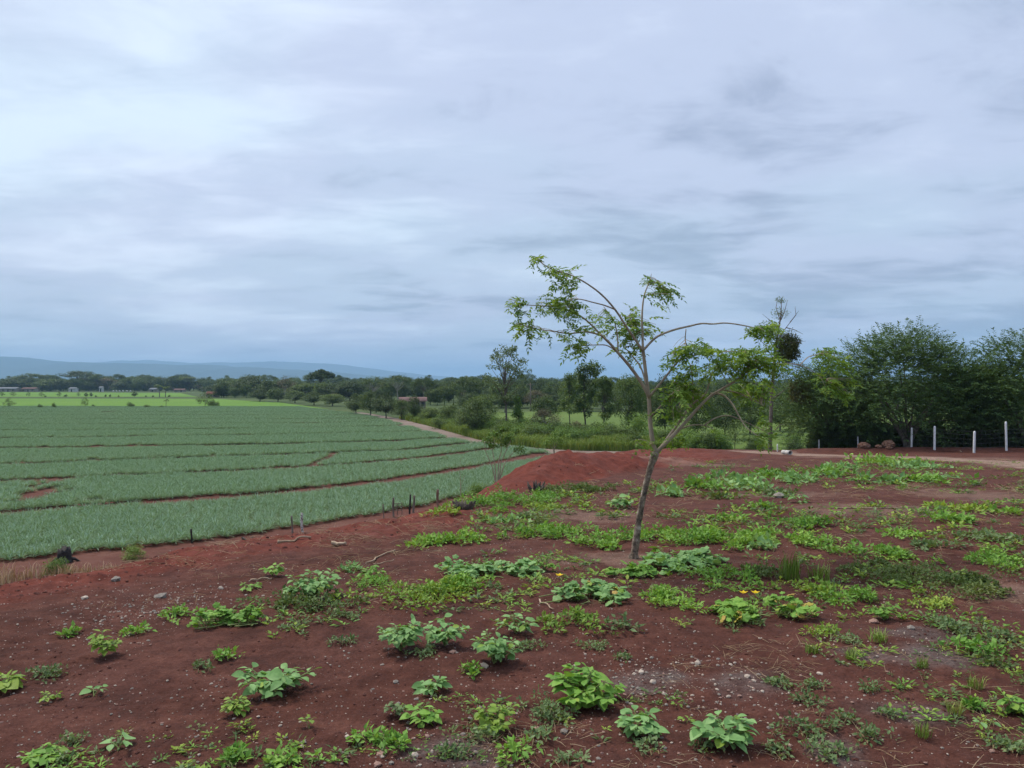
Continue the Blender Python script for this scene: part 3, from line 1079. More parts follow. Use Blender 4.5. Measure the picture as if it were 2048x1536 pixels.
def ptree(key, px, base, top, wpx, label, d=None, **kw):
    """a tree on the plain whose foot, top and width are read in the photograph"""
    if d is None:
        d = (EYE - FIELD_Z) * F / (base - CY)
    return tree(key, (px - CX) / F * d, d, FIELD_Z, (EYE - FIELD_Z) - (top - CY) / F * d, wpx / F * d, label, **kw)


# ---- far left tree line behind the meadows
FL = [('umb0', 62, 746, 52), ('umb1', 158, 741, 62), ('tal0', 196, 749, 26), ('rnd0', 28, 757, 46), ('rnd1', 100, 757, 48), ('rnd2', 126, 760, 40), ('brn0', 216, 754, 40),
      ('rnd0', 243, 764, 34), ('rnd1', 279, 755, 44), ('rnd2', 302, 763, 36), ('rnd0', 322, 754, 42), ('tal1', 347, 753, 24), ('rnd1', 362, 753, 40), ('tal2', 379, 754, 26),
      ('rnd2', 5, 762, 44), ('rnd0', 84, 764, 38), ('rnd1', 178, 762, 40), ('rnd0', 262, 768, 30)]
FLL = ['wide flat-topped tree in the far left tree line, left of the tallest', 'tallest flat-topped tree in the far left tree line',
       'narrow tree just right of the tallest far left tree', None, None, None, 'brownish round tree in the far left tree line', None, None, None, None,
       'narrow leaning tree above the palms in the far tree line', None, 'thin pale tree at the right end of the far left tree line', None, None, None, None]
_l = []
for (k_, px_, top_, w_), lb in zip(FL, FLL):
    t__ = ptree(k_, px_, 0, top_ - 1, w_ * 1.25, lb or 'dark round tree in the far tree line behind the two bright meadows', d=rng.uniform(690, 730), group='trees of the far left tree line')
    if not lb:
        _l.append(t__)
ordered(_l, '%s round dark tree from the left in the far tree line behind the meadows')
# ---- second block, behind the end of the meadows
SB = [('rnd0', 430, 772, 40, 790), ('rnd1', 468, 759, 50, 792), ('rnd0', 503, 754, 56, 794), ('rnd2', 540, 762, 44, 797), ('rnd1', 448, 776, 36, 795), ('hed0', 520, 780, 36, 803),
      ('hed1', 556, 779, 34, 804), ('hed2', 590, 782, 32, 806), ('rnd0', 566, 760, 46, 792), ('rnd1', 612, 768, 48, 798), ('rnd2', 664, 770, 50, 800), ('rnd0', 700, 764, 50, 802),
      ('hed0', 628, 786, 38, 810), ('hed2', 665, 789, 40, 812)]
_l = []
for k_, px_, top_, w_, b_ in SB:
    t__ = ptree(k_, px_, b_, top_ - 3, w_ * 1.35, 'dark green tree in the wood beyond the right end of the meadow', group='trees beyond the meadow end')
    _l.append(t__)
ordered(_l, '%s dark tree from the left in the wood beyond the meadow end')
ptree('lone', 643, 797, 735, 50, 'lone dark umbrella tree standing clear above the wood on a bare trunk', rz=1.0)
ptree('pal0', 745, 806, 750, 54, 'pale feathery flat-topped tree, left one of the pale pair above the hedge')
ptree('pal1', 796, 806, 746, 58, 'pale feathery flat-topped tree, right one of the pale pair above the hedge')
ptree('umb2', 847, 808, 752, 44, 'dark layered flat-topped tree behind the red roofed barn')
ptree('brn1', 573, 797, 752, 38, 'bare brownish round tree in the wood left of the lone umbrella tree')
# ---- hedge along the track
HG = [('hed0', 712, 829, 787, 44, 'dense dark tree at the left end of the trackside hedge'),
      ('hed1', 741, 832, 781, 52, 'tall full tree in the trackside hedge left of the barn roof'),
      ('hed0', 772, 836, 784, 58, 'broad dark hedge tree with several trunks beside the track'),
      ('hed2', 803, 839, 796, 40, 'smaller hedge tree just in front of the barn'),
      ('hed0', 828, 842, 790, 40, 'dark two-stemmed tree on the grass bank in front of the barn'),
      ('hed0', 948, 871, 800, 74, 'dark bushy tree with black trunks at the bend of the track'),
      ('hed2', 962, 858, 786, 66, 'taller green tree just behind the dark bushy tree at the bend'),
      ('spr', 921, 862, 826, 36, 'thin brown-leaved sapling left of the dark bushy tree'),
      ('col', 1036, 868, 795, 30, 'narrow bright green columnar tree left of the utility pole'),
      ('loose', 1012, 868, 688, 106, 'tall open-crowned tree with airy foliage standing against the sky'),
      ('brn0', 1090, 872, 812, 64, 'dry brown shrub-like tree in front of the pasture'),
      ('lay0', 1172, 862, 725, 86, 'tall tree with stepped tufts of leaves left of the young tree'),
      ('lay1', 1208, 866, 752, 62, 'shorter tree with tufted layers beside the tall stepped tree'),
      ('lay0', 1140, 850, 745, 56, 'thin tree with tufted crown behind the brown shrub-like tree'),
      ('hed2', 1258, 868, 742, 70, 'full green tree just left of the forked young tree'),
      ('hed0', 1330, 876, 752, 80, 'dark green tree standing behind the left stem of the young tree'),
      ('hed1', 1395, 884, 772, 84, 'dark tree with a thick black trunk behind the leaning right stem'),
      ('hed0', 1450, 878, 790, 70, 'dark leafy tree behind the arching twigs of the young tree'),
      ('spr', 1470, 898, 838, 64, 'low crooked shrub tree at the pad edge below the arching twigs'),
      ('hed1', 1640, 880, 782, 96, 'grey-green spreading tree left of the big shade tree')]
for k_, px_, b_, t_, w_, lb in HG:
    ptree(k_, px_, b_, t_, w_, lb, name='hedgerow_tree')
# ---- wall of trees behind the pasture
x_ = 940
_l = []
kk_ = 0
while x_ < 1760:
    k_ = ['rnd0', 'hed1', 'tal0', 'hed0', 'brn0', 'rnd2', 'hed2', 'rnd1', 'tal2', 'pal0'][kk_ % 10]
    w_ = rng.uniform(46, 70)
    t__ = ptree(k_, x_, rng.uniform(816, 825) + 22 * min(1, max(0, (x_ - 1300) / 150)), rng.uniform(758, 790), w_, 'dark tree in the solid row along the back of the pasture', group='trees behind the pasture')
    _l.append(t__)
    x_ += w_ * .55
    kk_ += 1
ordered(_l, '%s tree from the left in the dark row along the back of the pasture')
# ---- woodland, one mass to the horizon
WX, WY = [], []
for d0, d1, p0, p1, n_ in ((700, 790, -300, 440, 320), (760, 1500, -300, 620, 520), (300, 760, 440, 1100, 420), (760, 1700, 620, 2300, 620), (205, 330, 860, 2300, 300), (330, 760, 1000, 2300, 460),
                           (1700, 3600, -300, 2300, 900)):
    dd = np.sqrt(rng.uniform(d0 ** 2, d1 ** 2, n_))
    pp = rng.uniform(p0, p1, n_)
    WX.append((pp - CX) / F * dd)
    WY.append(dd)
WX, WY = np.concatenate(WX), np.concatenate(WY)
ok = ~((WX / WY * F + CX < 430) & (WY < 695))
WX, WY = WX[ok], WY[ok]
n_w = len(WX)
WK = ['rnd0', 'rnd1', 'rnd2', 'umb0', 'brn1', 'tal0']
wood_meshes = []
for k_ in WK:
    b = MB()
    for me_ in PT[k_]:
        vv = np.empty(len(me_.vertices) * 3, np.float32)
        me_.vertices.foreach_get('co', vv)
        li = np.empty(len(me_.loops), np.int32)
        me_.loops.foreach_get('vertex_index', li)
        lt = np.empty(len(me_.polygons), np.int32)
        me_.polygons.foreach_get('loop_total', lt)
        tt = np.empty(len(me_.vertices), np.float32)
        me_.attributes['tint'].data.foreach_get('value', tt)
        if (lt == 3).all():
            b.add(vv.reshape(-1, 3), li.reshape(-1, 3), tt)
        elif (lt == 4).all():
            b.add(vv.reshape(-1, 3), li.reshape(-1, 4), tt)
    wm = b.mesh('wood_tree', PT[k_][1].materials[0])
    wood_meshes.append(wm)
scatter('woodland', np.stack([WX, WY, np.full(n_w, FIELD_Z)], -1), rng.uniform(0, 6.28, n_w), rng.uniform(.55, .95, n_w) * np.interp(WY, [200, 350, 500, 650, 700, 800, 900, 1700], [.58, .66, .72, .85, 1.1, 1.1, .9, 1.1]),
        rng.choice(6, n_w, p=[.3, .25, .2, .1, .08, .07]), wood_meshes, 'continuous dark woodland stretching to the foot of the hills')

# ---- small trees and bushes dotted along the meadows
MBUSH = [(18, 817, 795, 24, 'spr', 'thin spreading sapling at the left end of the meadow edge'), (80, 817, 807, 11, 'bus0', None), (108, 817, 804, 9, 'bus0', None),
         (170, 816, 793, 16, 'spr', 'dark tufted sapling on the near edge of the meadow'), (187, 815, 808, 7, 'bus0', None), (262, 815, 803, 16, 'bus0', 'rounded spiky bush on the near meadow edge'),
         (294, 816, 808, 14, 'bus2', None), (322, 816, 810, 10, 'bus0', None), (332, 816, 797, 12, 'plm0', 'short dark palm stump on the near meadow edge'),
         (411, 815, 783, 38, 'spr', 'small spreading tree on the meadow edge beside the red roofed house'), (424, 814, 799, 18, 'bus0', 'bush at the foot of the small spreading tree'),
         (435, 813, 802, 10, 'bus2', None)]
_l = []
for px_, b_, t_, w_, k_, lb in MBUSH:
    t__ = ptree(k_, px_, b_, t_, w_, lb or 'small dark bush on the near edge of the bright meadow', name='bush' if k_[:3] == 'bus' else 'small_tree', cat='bush' if k_[:3] == 'bus' else 'tree',
          group=None if lb else 'bushes along the near meadow edge')
    if not lb:
        _l.append(t__)
ordered(_l, '%s small dark bush from the left on the near edge of the bright meadow')
_l = []
for px_, t_, w_, k_ in [(4, 782, 11, 'spr'), (26, 782, 13, 'spr'), (57, 783, 9, 'spr'), (83, 784, 13, 'spr'), (118, 783, 10, 'spr'), (157, 784, 8, 'spr'), (172, 785, 8, 'hed0'), (182, 785, 7, 'hed0'),
                        (91, 790, 5, 'bus0'), (131, 788, 7, 'bus0'), (192, 790, 5, 'bus0'), (211, 788, 4, 'bus0'), (220, 788, 5, 'bus0'), (237, 790, 4, 'bus0'), (292, 790, 4, 'bus0'),
                        (306, 790, 5, 'bus0'), (338, 789, 6, 'bus0')]:
    t__ = ptree(k_, px_, 794, t_, w_, 'small dark tree or bush on the dark line between the two meadows', name='bush', cat='bush', group='bushes between the two meadows')
    _l.append(t__)
ordered(_l, '%s small bush from the left on the dark line between the two meadows')
ptree('hed0', 269, 794, 783, 12, 'round dark tree on the line between the two meadows', name='small_tree')
ptree('plm0', 319, 794, 767, 19, 'left one of two palms between the meadows', name='palm_tree')
ptree('plm1', 331, 794, 771, 17, 'right one of two palms between the meadows', name='palm_tree')

# ---- shrubs before the pasture
for px_, b_, t_, w_, k_, lb in [(1060, 884, 850, 44, 'bus1', 'bright green shrub below the columnar tree'), (1128, 890, 862, 52, 'bus1', 'bright rounded shrub at the end of the dirt track'),
                                (1180, 884, 846, 44, 'bus0', 'dark shrub below the tall stepped tree'), (1225, 888, 862, 56, 'bus2', 'green shrub left of the red mound top'),
                                (1278, 886, 822, 60, 'bus1', 'tall yellow-green shrub behind the left stem of the young tree'), (1312, 890, 850, 50, 'bus1', 'yellow-green shrub right behind the stem fork'),
                                (1000, 880, 846, 40, 'bus2', 'shrub at the foot of the tall open-crowned tree'), (1360, 893, 852, 54, 'bus2', 'dark green shrub under the leaning right stem'),
                                (1424, 896, 862, 48, 'bus0', 'dark low shrub right of the leaning stem'), (1510, 897, 868, 40, 'bus0', 'dark round shrub at the foot of the slender tree'),
                                (1585, 897, 862, 52, 'bus1', 'bright loose shrub right of the slender tree'), (1655, 897, 866, 70, 'bus2', 'green shrub behind the lone short white post'),
                                (1152, 876, 838, 36, 'brn0', 'reddish dry bush beside the stepped tree'), (880, 858, 832, 40, 'bus2', 'thin shrub on the bank of the track'),
                                (860, 846, 812, 46, 'hed2', 'bushy tree on the bank right of the two-stemmed tree'), (905, 850, 808, 52, 'hed1', 'leafy tree between the barn and the bend of the track'),
                                (1090, 845, 790, 60, 'hed1', 'rounded tree on the near side of the pasture behind the brown shrub-like tree'), (1300, 850, 775, 64, 'hed2', 'full tree behind the upper left stem of the young tree'),
                                (1500, 868, 792, 84, 'hed1', 'broad tree left of the slender tree'), (1560, 862, 782, 70, 'hed0', 'dark tree right behind the slender tree')]:
    ptree(k_, px_, b_, t_, w_, lb, name='bush' if k_[:3] == 'bus' else 'hedgerow_tree', cat='bush' if k_[:3] == 'bus' else 'tree')

# ---- undergrowth between track and pasture
UX, UY, US, UI = [], [], [], []
road_np = ROAD
n_ = 3200
dd = rng.uniform(74, 135, n_)
pp = rng.uniform(690, 1800, n_)
ux, uy = (pp - CX) / F * dd, dd
dr_ = polyline_d(ux, uy, road_np)
fs = poly_sd(ux, uy, np.array(FIELD))
side = fs < -5.5
past = poly_sd(ux, uy, np.array(xy([(960, 862), (1120, 872), (1250, 885), (1420, 905), (2300, 905), (2300, 826), (1400, 824), (1000, 823), (930, 828)])))
ok = side & (dr_ > 2.9) & (past < 1.5) & (dr_ < 26)
ux, uy, dr_ = ux[ok], uy[ok], dr_[ok]
n_u = len(ux)
scatter('undergrowth', np.stack([ux, uy, np.full(n_u, FIELD_Z - .05)], -1), rng.uniform(0, 6.28, n_u), rng.uniform(.25, .95, n_u), rng.choice(3, n_u, p=[.4, .35, .25]),
        [PT['bus0'][1], PT['bus1'][1], PT['bus2'][1]], 'tangled green undergrowth between the dirt track and the pasture')


def grass_mesh(seed, nb, h, sp, mat, w=.012):
    r_ = np.random.default_rng(seed)
    b = MB()
    for k in range(nb):
        a_, q = r_.uniform(0, 6.28), math.sqrt(r_.uniform()) * sp
        p0 = np.array([math.cos(a_) * q, math.sin(a_) * q, 0])
        a2 = r_.uniform(0, 6.28)
        ln = r_.uniform(.1, .7)
        d_ = np.array([math.cos(a2), math.sin(a2), 0])
        hh = h * r_.uniform(.5, 1.1)
        S = np.array([-d_[1], d_[0], 0]) * w
        p1 = p0 + d_ * ln * hh * .35 + np.array([0, 0, hh * .65])
        p2 = p0 + d_ * ln * hh * .95 + np.array([0, 0, hh * (1 - .2 * ln)])
        b.add([p0 - S, p0 + S, p1 + S * .8, p1 - S * .8, p2], np.array([(0, 1, 2), (0, 2, 3), (3, 2, 4)]), r_.uniform(0, 1))
    return b.mesh('grass', M[mat])


n_ = 9000
t_ = rng.uniform(0, 1, n_)
RD = np.array(ROAD[1:])
tt = np.where(rng.uniform(0, 1, n_) < .8, t_ * 4.6, 4.6 + t_ * (len(RD) - 5.6))
gx0, gy0 = np.interp(tt, range(len(RD)), RD[:, 0]), np.interp(tt, range(len(RD)), RD[:, 1])
o_ = 2.3 + 6.0 * rng.uniform(0, 1, n_) ** 1.3
gx1, gy1 = gx0 + o_ * .72, gy0 + o_ * .72
scatter('verge_grass', np.stack([gx1, gy1, np.full(n_, FIELD_Z - .02) + .10 * np.clip(o_ - 2.3, 0, 4)], -1), rng.uniform(0, 6.28, n_), rng.uniform(.7, 1.5, n_), rng.integers(0, 2, n_),
        [grass_mesh(301, 26, .75, .35, 'grass', .02), grass_mesh(302, 22, .6, .35, 'grass', .02)], 'tall yellow-green grass on the bank along the dirt track')

# ================================================================== TREES AT THE EDGE OF THE PAD
def shade_tree(H, W, D, seed, nshoot, nl, leaf, fork, cz, rz_):
    """low broad tree of long leafy shoots: trunk, limbs, crown"""
    r_ = np.random.default_rng(seed)
    tr, cr_ = MB(), MB()
    for k in range(4):
        a_ = k * 1.7 + r_.uniform(-.4, .4)
        q = np.array([math.cos(a_) * .22, math.sin(a_) * .16, 0])
        P = np.array([q * .3 + [0, 0, -.2], q * .6 + [0, 0, .4], q * 1.4 + [0, 0, .9], q * 3.2 + [0, 0, 1.6], q * 6 + [0, 0, 2.4], q * 8 + [0, 0, 3.4]])
        tr.tube(P, [.19, .16, .14, .12, .09, .05], 8)
    d_ = unit(r_, nshoot)
    d_[:, 2] = np.where(d_[:, 2] < -.75, -d_[:, 2], d_[:, 2])
    q = r_.uniform(.35, .97, nshoot) ** .7
    lump = 1 + .16 * np.sin(d_[:, 0] * 5 + seed) * np.cos(d_[:, 2] * 4) + r_.normal(0, .05, nshoot)
    B = d_ * (q * lump)[:, None] * np.array([W * .47, D * .47, rz_]) + np.array([0, 0, cz])
    ok_ = B[:, 2] > .45
    B, d_, q = B[ok_], d_[ok_], q[ok_]
    ns = len(B)
    for k in range(14):
        e_ = B[r_.integers(0, ns)] * np.array([.8, .8, 1])
        tr.tube(limb((e_[0] * .12, e_[1] * .12, r_.uniform(1.0, 2.0)), e_, r_.uniform(-.1, .5)), np.linspace(.07, .012, 6), 5)
    sd = d_ * np.array([1, 1, .45]) + np.array([0, 0, .42]) + r_.normal(0, .32, (ns, 3))
    sd /= np.linalg.norm(sd, axis=1)[:, None]
    sl = r_.uniform(.45, 1.05, ns) * (.7 + .5 * q) * H / 7.0
    t = np.linspace(.08, 1, nl)
    droop = r_.uniform(.05, .5, ns)
    P = B[:, None, :] + sd[:, None, :] * (sl[:, None] * t[None, :])[..., None]
    P[:, :, 2] -= (droop[:, None] * (t ** 2)[None, :]) * sl[:, None]
    sidev = np.cross(sd, [0, 0, 1.0])
    sidev /= np.linalg.norm(sidev, axis=1)[:, None] + 1e-9
    sg = np.where(np.arange(nl) % 2, 1.0, -1.0)
    AX = sidev[:, None, :] * sg[None, :, None] + sd[:, None, :] * .8 + r_.normal(0, .3, (ns, nl, 3)) + np.array([0, 0, -.2])
    NM = np.array([0, 0, 1.0]) + r_.normal(0, .45, (ns, nl, 3)) + d_[:, None, :] * .2
    tn = np.clip(.5 + .2 * r_.normal(size=ns)[:, None] + .14 * r_.normal(size=(ns, nl)), 0, 1)
    ln = leaf * r_.uniform(.75, 1.3, ns * nl)
    cr_.leaves(P.reshape(-1, 3), AX.reshape(-1, 3), NM.reshape(-1, 3), ln, ln * .42, tn.ravel())
    return tr.mesh('trunk', M['bark']), cr_.mesh('crown', M['leaf_big'])


def edge_tree(name, label, px, base, H, W, D, seed, nshoot, leaf, cz, rz_, d):
    x_, y_ = (px - CX) / F * d, d
    o = bpy.data.objects.new(name, None)
    COL.objects.link(o)
    o.location = (x_, y_, zt(x_, y_))
    tag(o, label, 'tree')
    a_, b_ = shade_tree(H, W, D, seed, nshoot, 13, leaf, .2, cz, rz_)
    link('trunk', a_, o)
    link('crown', b_, o)
    return o


edge_tree('shade_tree', 'big dense dark green shade tree behind the white fence posts', 1815, 895, 7.8, 14.4, 8.0, 401, 4600, .17, 3.7, 3.7, 49.5)
edge_tree('shade_tree', 'dark leafy tree cut by the right edge of the picture, behind the fence', 2060, 896, 7.0, 9.6, 7.0, 402, 2400, .17, 3.5, 3.5, 48.5)
edge_tree('shade_tree', 'lower grey-green tree between the ball-carrying slender tree and the big shade tree', 1668, 890, 5.6, 7.6, 5.0, 403, 2000, .15, 2.7, 2.7, 51.5)
edge_tree('shade_tree', 'dark tree closing the gap behind the tallest white post', 1945, 890, 5.8, 9.0, 5.0, 404, 2400, .16, 2.8, 2.8, 51.0)


# ---- slender tree carrying the epiphyte balls
def slender_tree():
    d = 50.0
    x_ = (1540 - CX) / F * d
    z_ = zt(x_, d)
    o = bpy.data.objects.new('slender_tree', None)
    COL.objects.link(o)
    o.location = (x_, d, z_)
    tag(o, 'slender sparse tree carrying two dark round balls of epiphytes', 'tree')
    org = Vector((x_, d, z_))

    def pt(px, py, dy=0):
        return np.array(ray(px, py, d + dy) - org)
    r_ = np.random.default_rng(5)
    tr = MB()
    tr.tube([pt(1540, 905), pt(1541, 860), pt(1543, 800), pt(1548, 730), pt(1552, 690), pt(1557, 660), pt(1562, 630), pt(1563, 600)], [.14, .12, .11, .10, .08, .06, .04, .015], 7)
    twigs = [[(1552, 690), (1565, 665), (1580, 645), (1597, 622)], [(1557, 660), (1545, 645), (1525, 628)], [(1560, 640), (1552, 615), (1556, 594)], [(1572, 655), (1590, 660), (1606, 668)],
             [(1580, 645), (1592, 630), (1590, 612)], [(1548, 720), (1530, 690), (1512, 672)], [(1546, 760), (1570, 740), (1600, 735)], [(1544, 790), (1525, 770), (1500, 765)],
             [(1543, 800), (1575, 775), (1605, 770)], [(1552, 690), (1585, 685), (1612, 682)], [(1562, 640), (1570, 620), (1575, 600)], [(1541, 870), (1560, 850), (1585, 846)]]
    ends = []
    for k, tw in enumerate(twigs):
        P = [pt(a_, b_, (k % 3 - 1) * .5 * i) for i, (a_, b_) in enumerate(tw)]
        tr.tube(P, np.linspace(.035, .008, len(P)), 5)
        ends.append(P)
    link('trunk', tr.mesh('trunk', M['bark']), o)
    cr_ = MB()
    spots = [(1562, 600, 12, 130, .1), (1560, 627, 20, 240, .1), (1535, 655, 26, 240, .12), (1515, 660, 14, 80, .12), (1570, 745, 42, 520, .12), (1540, 745, 40, 420, .12), (1600, 760, 30, 260, .12), (1500, 765, 26, 150, .12),
             (1575, 850, 26, 160, .12), (1600, 735, 16, 90, .12)]
    for a_, b_, rp, n, lf in spots:
        c = pt(a_, b_, r_.uniform(-.5, .5))
        rm = rp * d / F
        P = c + unit(r_, n) * (r_.uniform(0, 1, n) ** .5 * rm)[:, None] * np.array([1, 1, .7])
        cr_.leaves(P, unit(r_, n) + np.array([0, 0, -.3]), unit(r_, n) + np.array([0, 0, .8]), lf * r_.uniform(.8, 1.4, n), lf * .45, r_.uniform(0, 1, n))
    link('crown', cr_.mesh('crown', M['leaf_mid']), o)
    for (a_, b_, rp, sq), lb in (((1576, 695, 23, 1.22), 'dense dark epiphyte ball high on the trunk'), ((1600, 782, 20, 1.0), 'lower dark epiphyte ball')):
        b = MB()
        n = 4600
        rm = rp * d / F
        n = n if sq > 1.1 else 2200
        dv = unit(r_, n)
        rag = 1 + .24 * np.sin(dv[:, 0] * 4 + 1) * np.cos(dv[:, 2] * 5) + r_.normal(0, .17, n)
        P = pt(a_, b_, 0) + dv * (r_.uniform(.25, 1, n) ** .45 * rm * rag)[:, None] * np.array([.92, .92, sq])
        b.leaves(P, dv * .6 + unit(r_, n) * .5 + np.array([0, 0, -.4]), dv + unit(r_, n) * .6, .15 * r_.uniform(.7, 1.3, n), .06, r_.uniform(0, 1, n))
        q = link('epiphyte_ball', b.mesh('epiphyte_ball', M['leaf_ball']), o)
        q['label'] = lb


M['leaf_ball'] = foliage_mat('epiphyte_leaf', [(.05, .07, .018), (.085, .10, .026), (.14, .14, .045)], .1)
slender_tree()


# ---- many-stemmed shrubs beyond the bank
def stem_shrub(px, base, d, stems, leafspots, label, z=FIELD_Z, mat='leaf_bright', rad=.045, leaf=.17):
    x_ = (px - CX) / F * d
    o = bpy.data.objects.new('stemmed_shrub', None)
    COL.objects.link(o)
    o.location = (x_, d, z)
    tag(o, label, 'shrub')
    org = Vector((x_, d, z))
    r_ = np.random.default_rng(int(px))
    for k, st in enumerate(stems):
        b = MB()
        P = [np.array([r_.uniform(-.06, .06), r_.uniform(-.06, .06), -.1])] + [np.array(ray(a_, c_, d + (k % 3 - 1) * .2 * i) - org) for i, (a_, c_) in enumerate(st)]
        b.tube(P, np.linspace(rad, rad * .3, len(P)), 6)
        link('stem', b.mesh('stem', M['bark_young']), o)
    b = MB()
    for a_, c_, rp, n in leafspots:
        rm = rp * d / F
        n = int(n * 1.8)
        P = np.array(ray(a_, c_, d + r_.uniform(-.3, .3)) - org) + unit(r_, n) * (r_.uniform(0, 1, n) ** .5 * rm)[:, None] * np.array([1, 1, .6])
        b.leaves(P, unit(r_, n) + np.array([0, 0, -.2]), unit(r_, n) * .6 + np.array([0, 0, 1]), leaf * r_.uniform(.7, 1.3, n), leaf * .5, r_.uniform(0, 1, n))
    if leafspots:
        link('crown', b.mesh('crown', M[mat]), o)


stem_shrub(994, 975, 48.5, [[(985, 935), (972, 905), (968, 885)], [(990, 930), (985, 900), (990, 872)], [(997, 925), (1003, 900), (1000, 868)], [(1002, 925), (1012, 902), (1022, 880)],
                            [(1008, 930), (1020, 912), (1030, 900)]],
           [(975, 880, 14, 90), (992, 868, 14, 100), (1003, 858, 10, 60), (1018, 875, 16, 120), (1033, 862, 9, 50), (1040, 898, 14, 80), (985, 890, 12, 60), (1008, 886, 14, 80)],
           'many-stemmed yellow-green shrub rising from behind the red mound')
stem_shrub(1108, 922, 66, [[(1108, 895), (1106, 880)], [(1109, 897), (1116, 882)], [(1107, 899), (1098, 888)]],
           [(1105, 878, 15, 120), (1122, 880, 14, 100), (1092, 885, 12, 80), (1110, 866, 9, 50), (1135, 872, 9, 50)], 'smaller bright shrub beside the end of the dirt track')
stem_shrub(922, 1000, 43, [[(921, 960), (919, 935), (922, 915)], [(922, 970), (930, 950)]], [], 'leafless thin sapling at the field edge left of the many-stemmed shrub', rad=.02)

# ================================================================== THE YOUNG TREE
YD = 9.15
_yx, _yy, _yz = hit(1268, 1116)
YD = _yy


def leaf_outline_mesh(name, mat, prof, L=1.0, curl=.25, fold=.18, lobes=None):
    """one leaf, base at origin, along +Y, face up +Z"""
    n = len(prof)
    t = np.linspace(0, 1, n)
    z = -curl * t ** 2 * L
    y = L * (t - .12 * curl * t ** 2)
    w = np.array(prof) * L
    V = []
    for i in range(n):
        V += [(-w[i], y[i], z[i] + fold * w[i]), (0, y[i], z[i]), (w[i], y[i], z[i] + fold * w[i])]
    b = MB()
    i = np.arange(n - 1) * 3
    b.add(V, np.concatenate([np.stack([i, i + 1, i + 4, i + 3], -1), np.stack([i + 1, i + 2, i + 5, i + 4], -1)]), .5)
    return b.mesh(name, mat)


def compound_leaf(seed, L=.24, pairs=6, lf=.058):
    r_ = np.random.default_rng(seed)
    b = MB()
    t = np.linspace(0, 1, pairs * 2 + 2)
    dr = r_.uniform(.15, .75)
    P = np.stack([0 * t, L * (t - .15 * t ** 2), -L * dr * t ** 2 * .7], -1)
    b.tube(P, np.linspace(.0022, .001, len(t)), 3, .6)
    for k in range(1, pairs + 1):
        c = P[2 * k - 1]
        for sg in (-1, 1):
            D = np.array([[sg * 1.0, .55, -.45 * dr]]) + r_.normal(0, .34, (1, 3))
            b.leaves(c[None], D, np.array([[sg * .15, .1, 1.0]]) + r_.normal(0, .25, (1, 3)), lf * r_.uniform(.7, 1.2), lf * .46, r_.uniform(.1, .9))
    b.leaves(P[-1:], np.array([[0, 1, -.7 * dr]]), np.array([[0, .3, 1.0]]), lf, lf * .42, r_.uniform(.2, .8))
    return b.mesh('compound_leaf', M['leaf_young'])


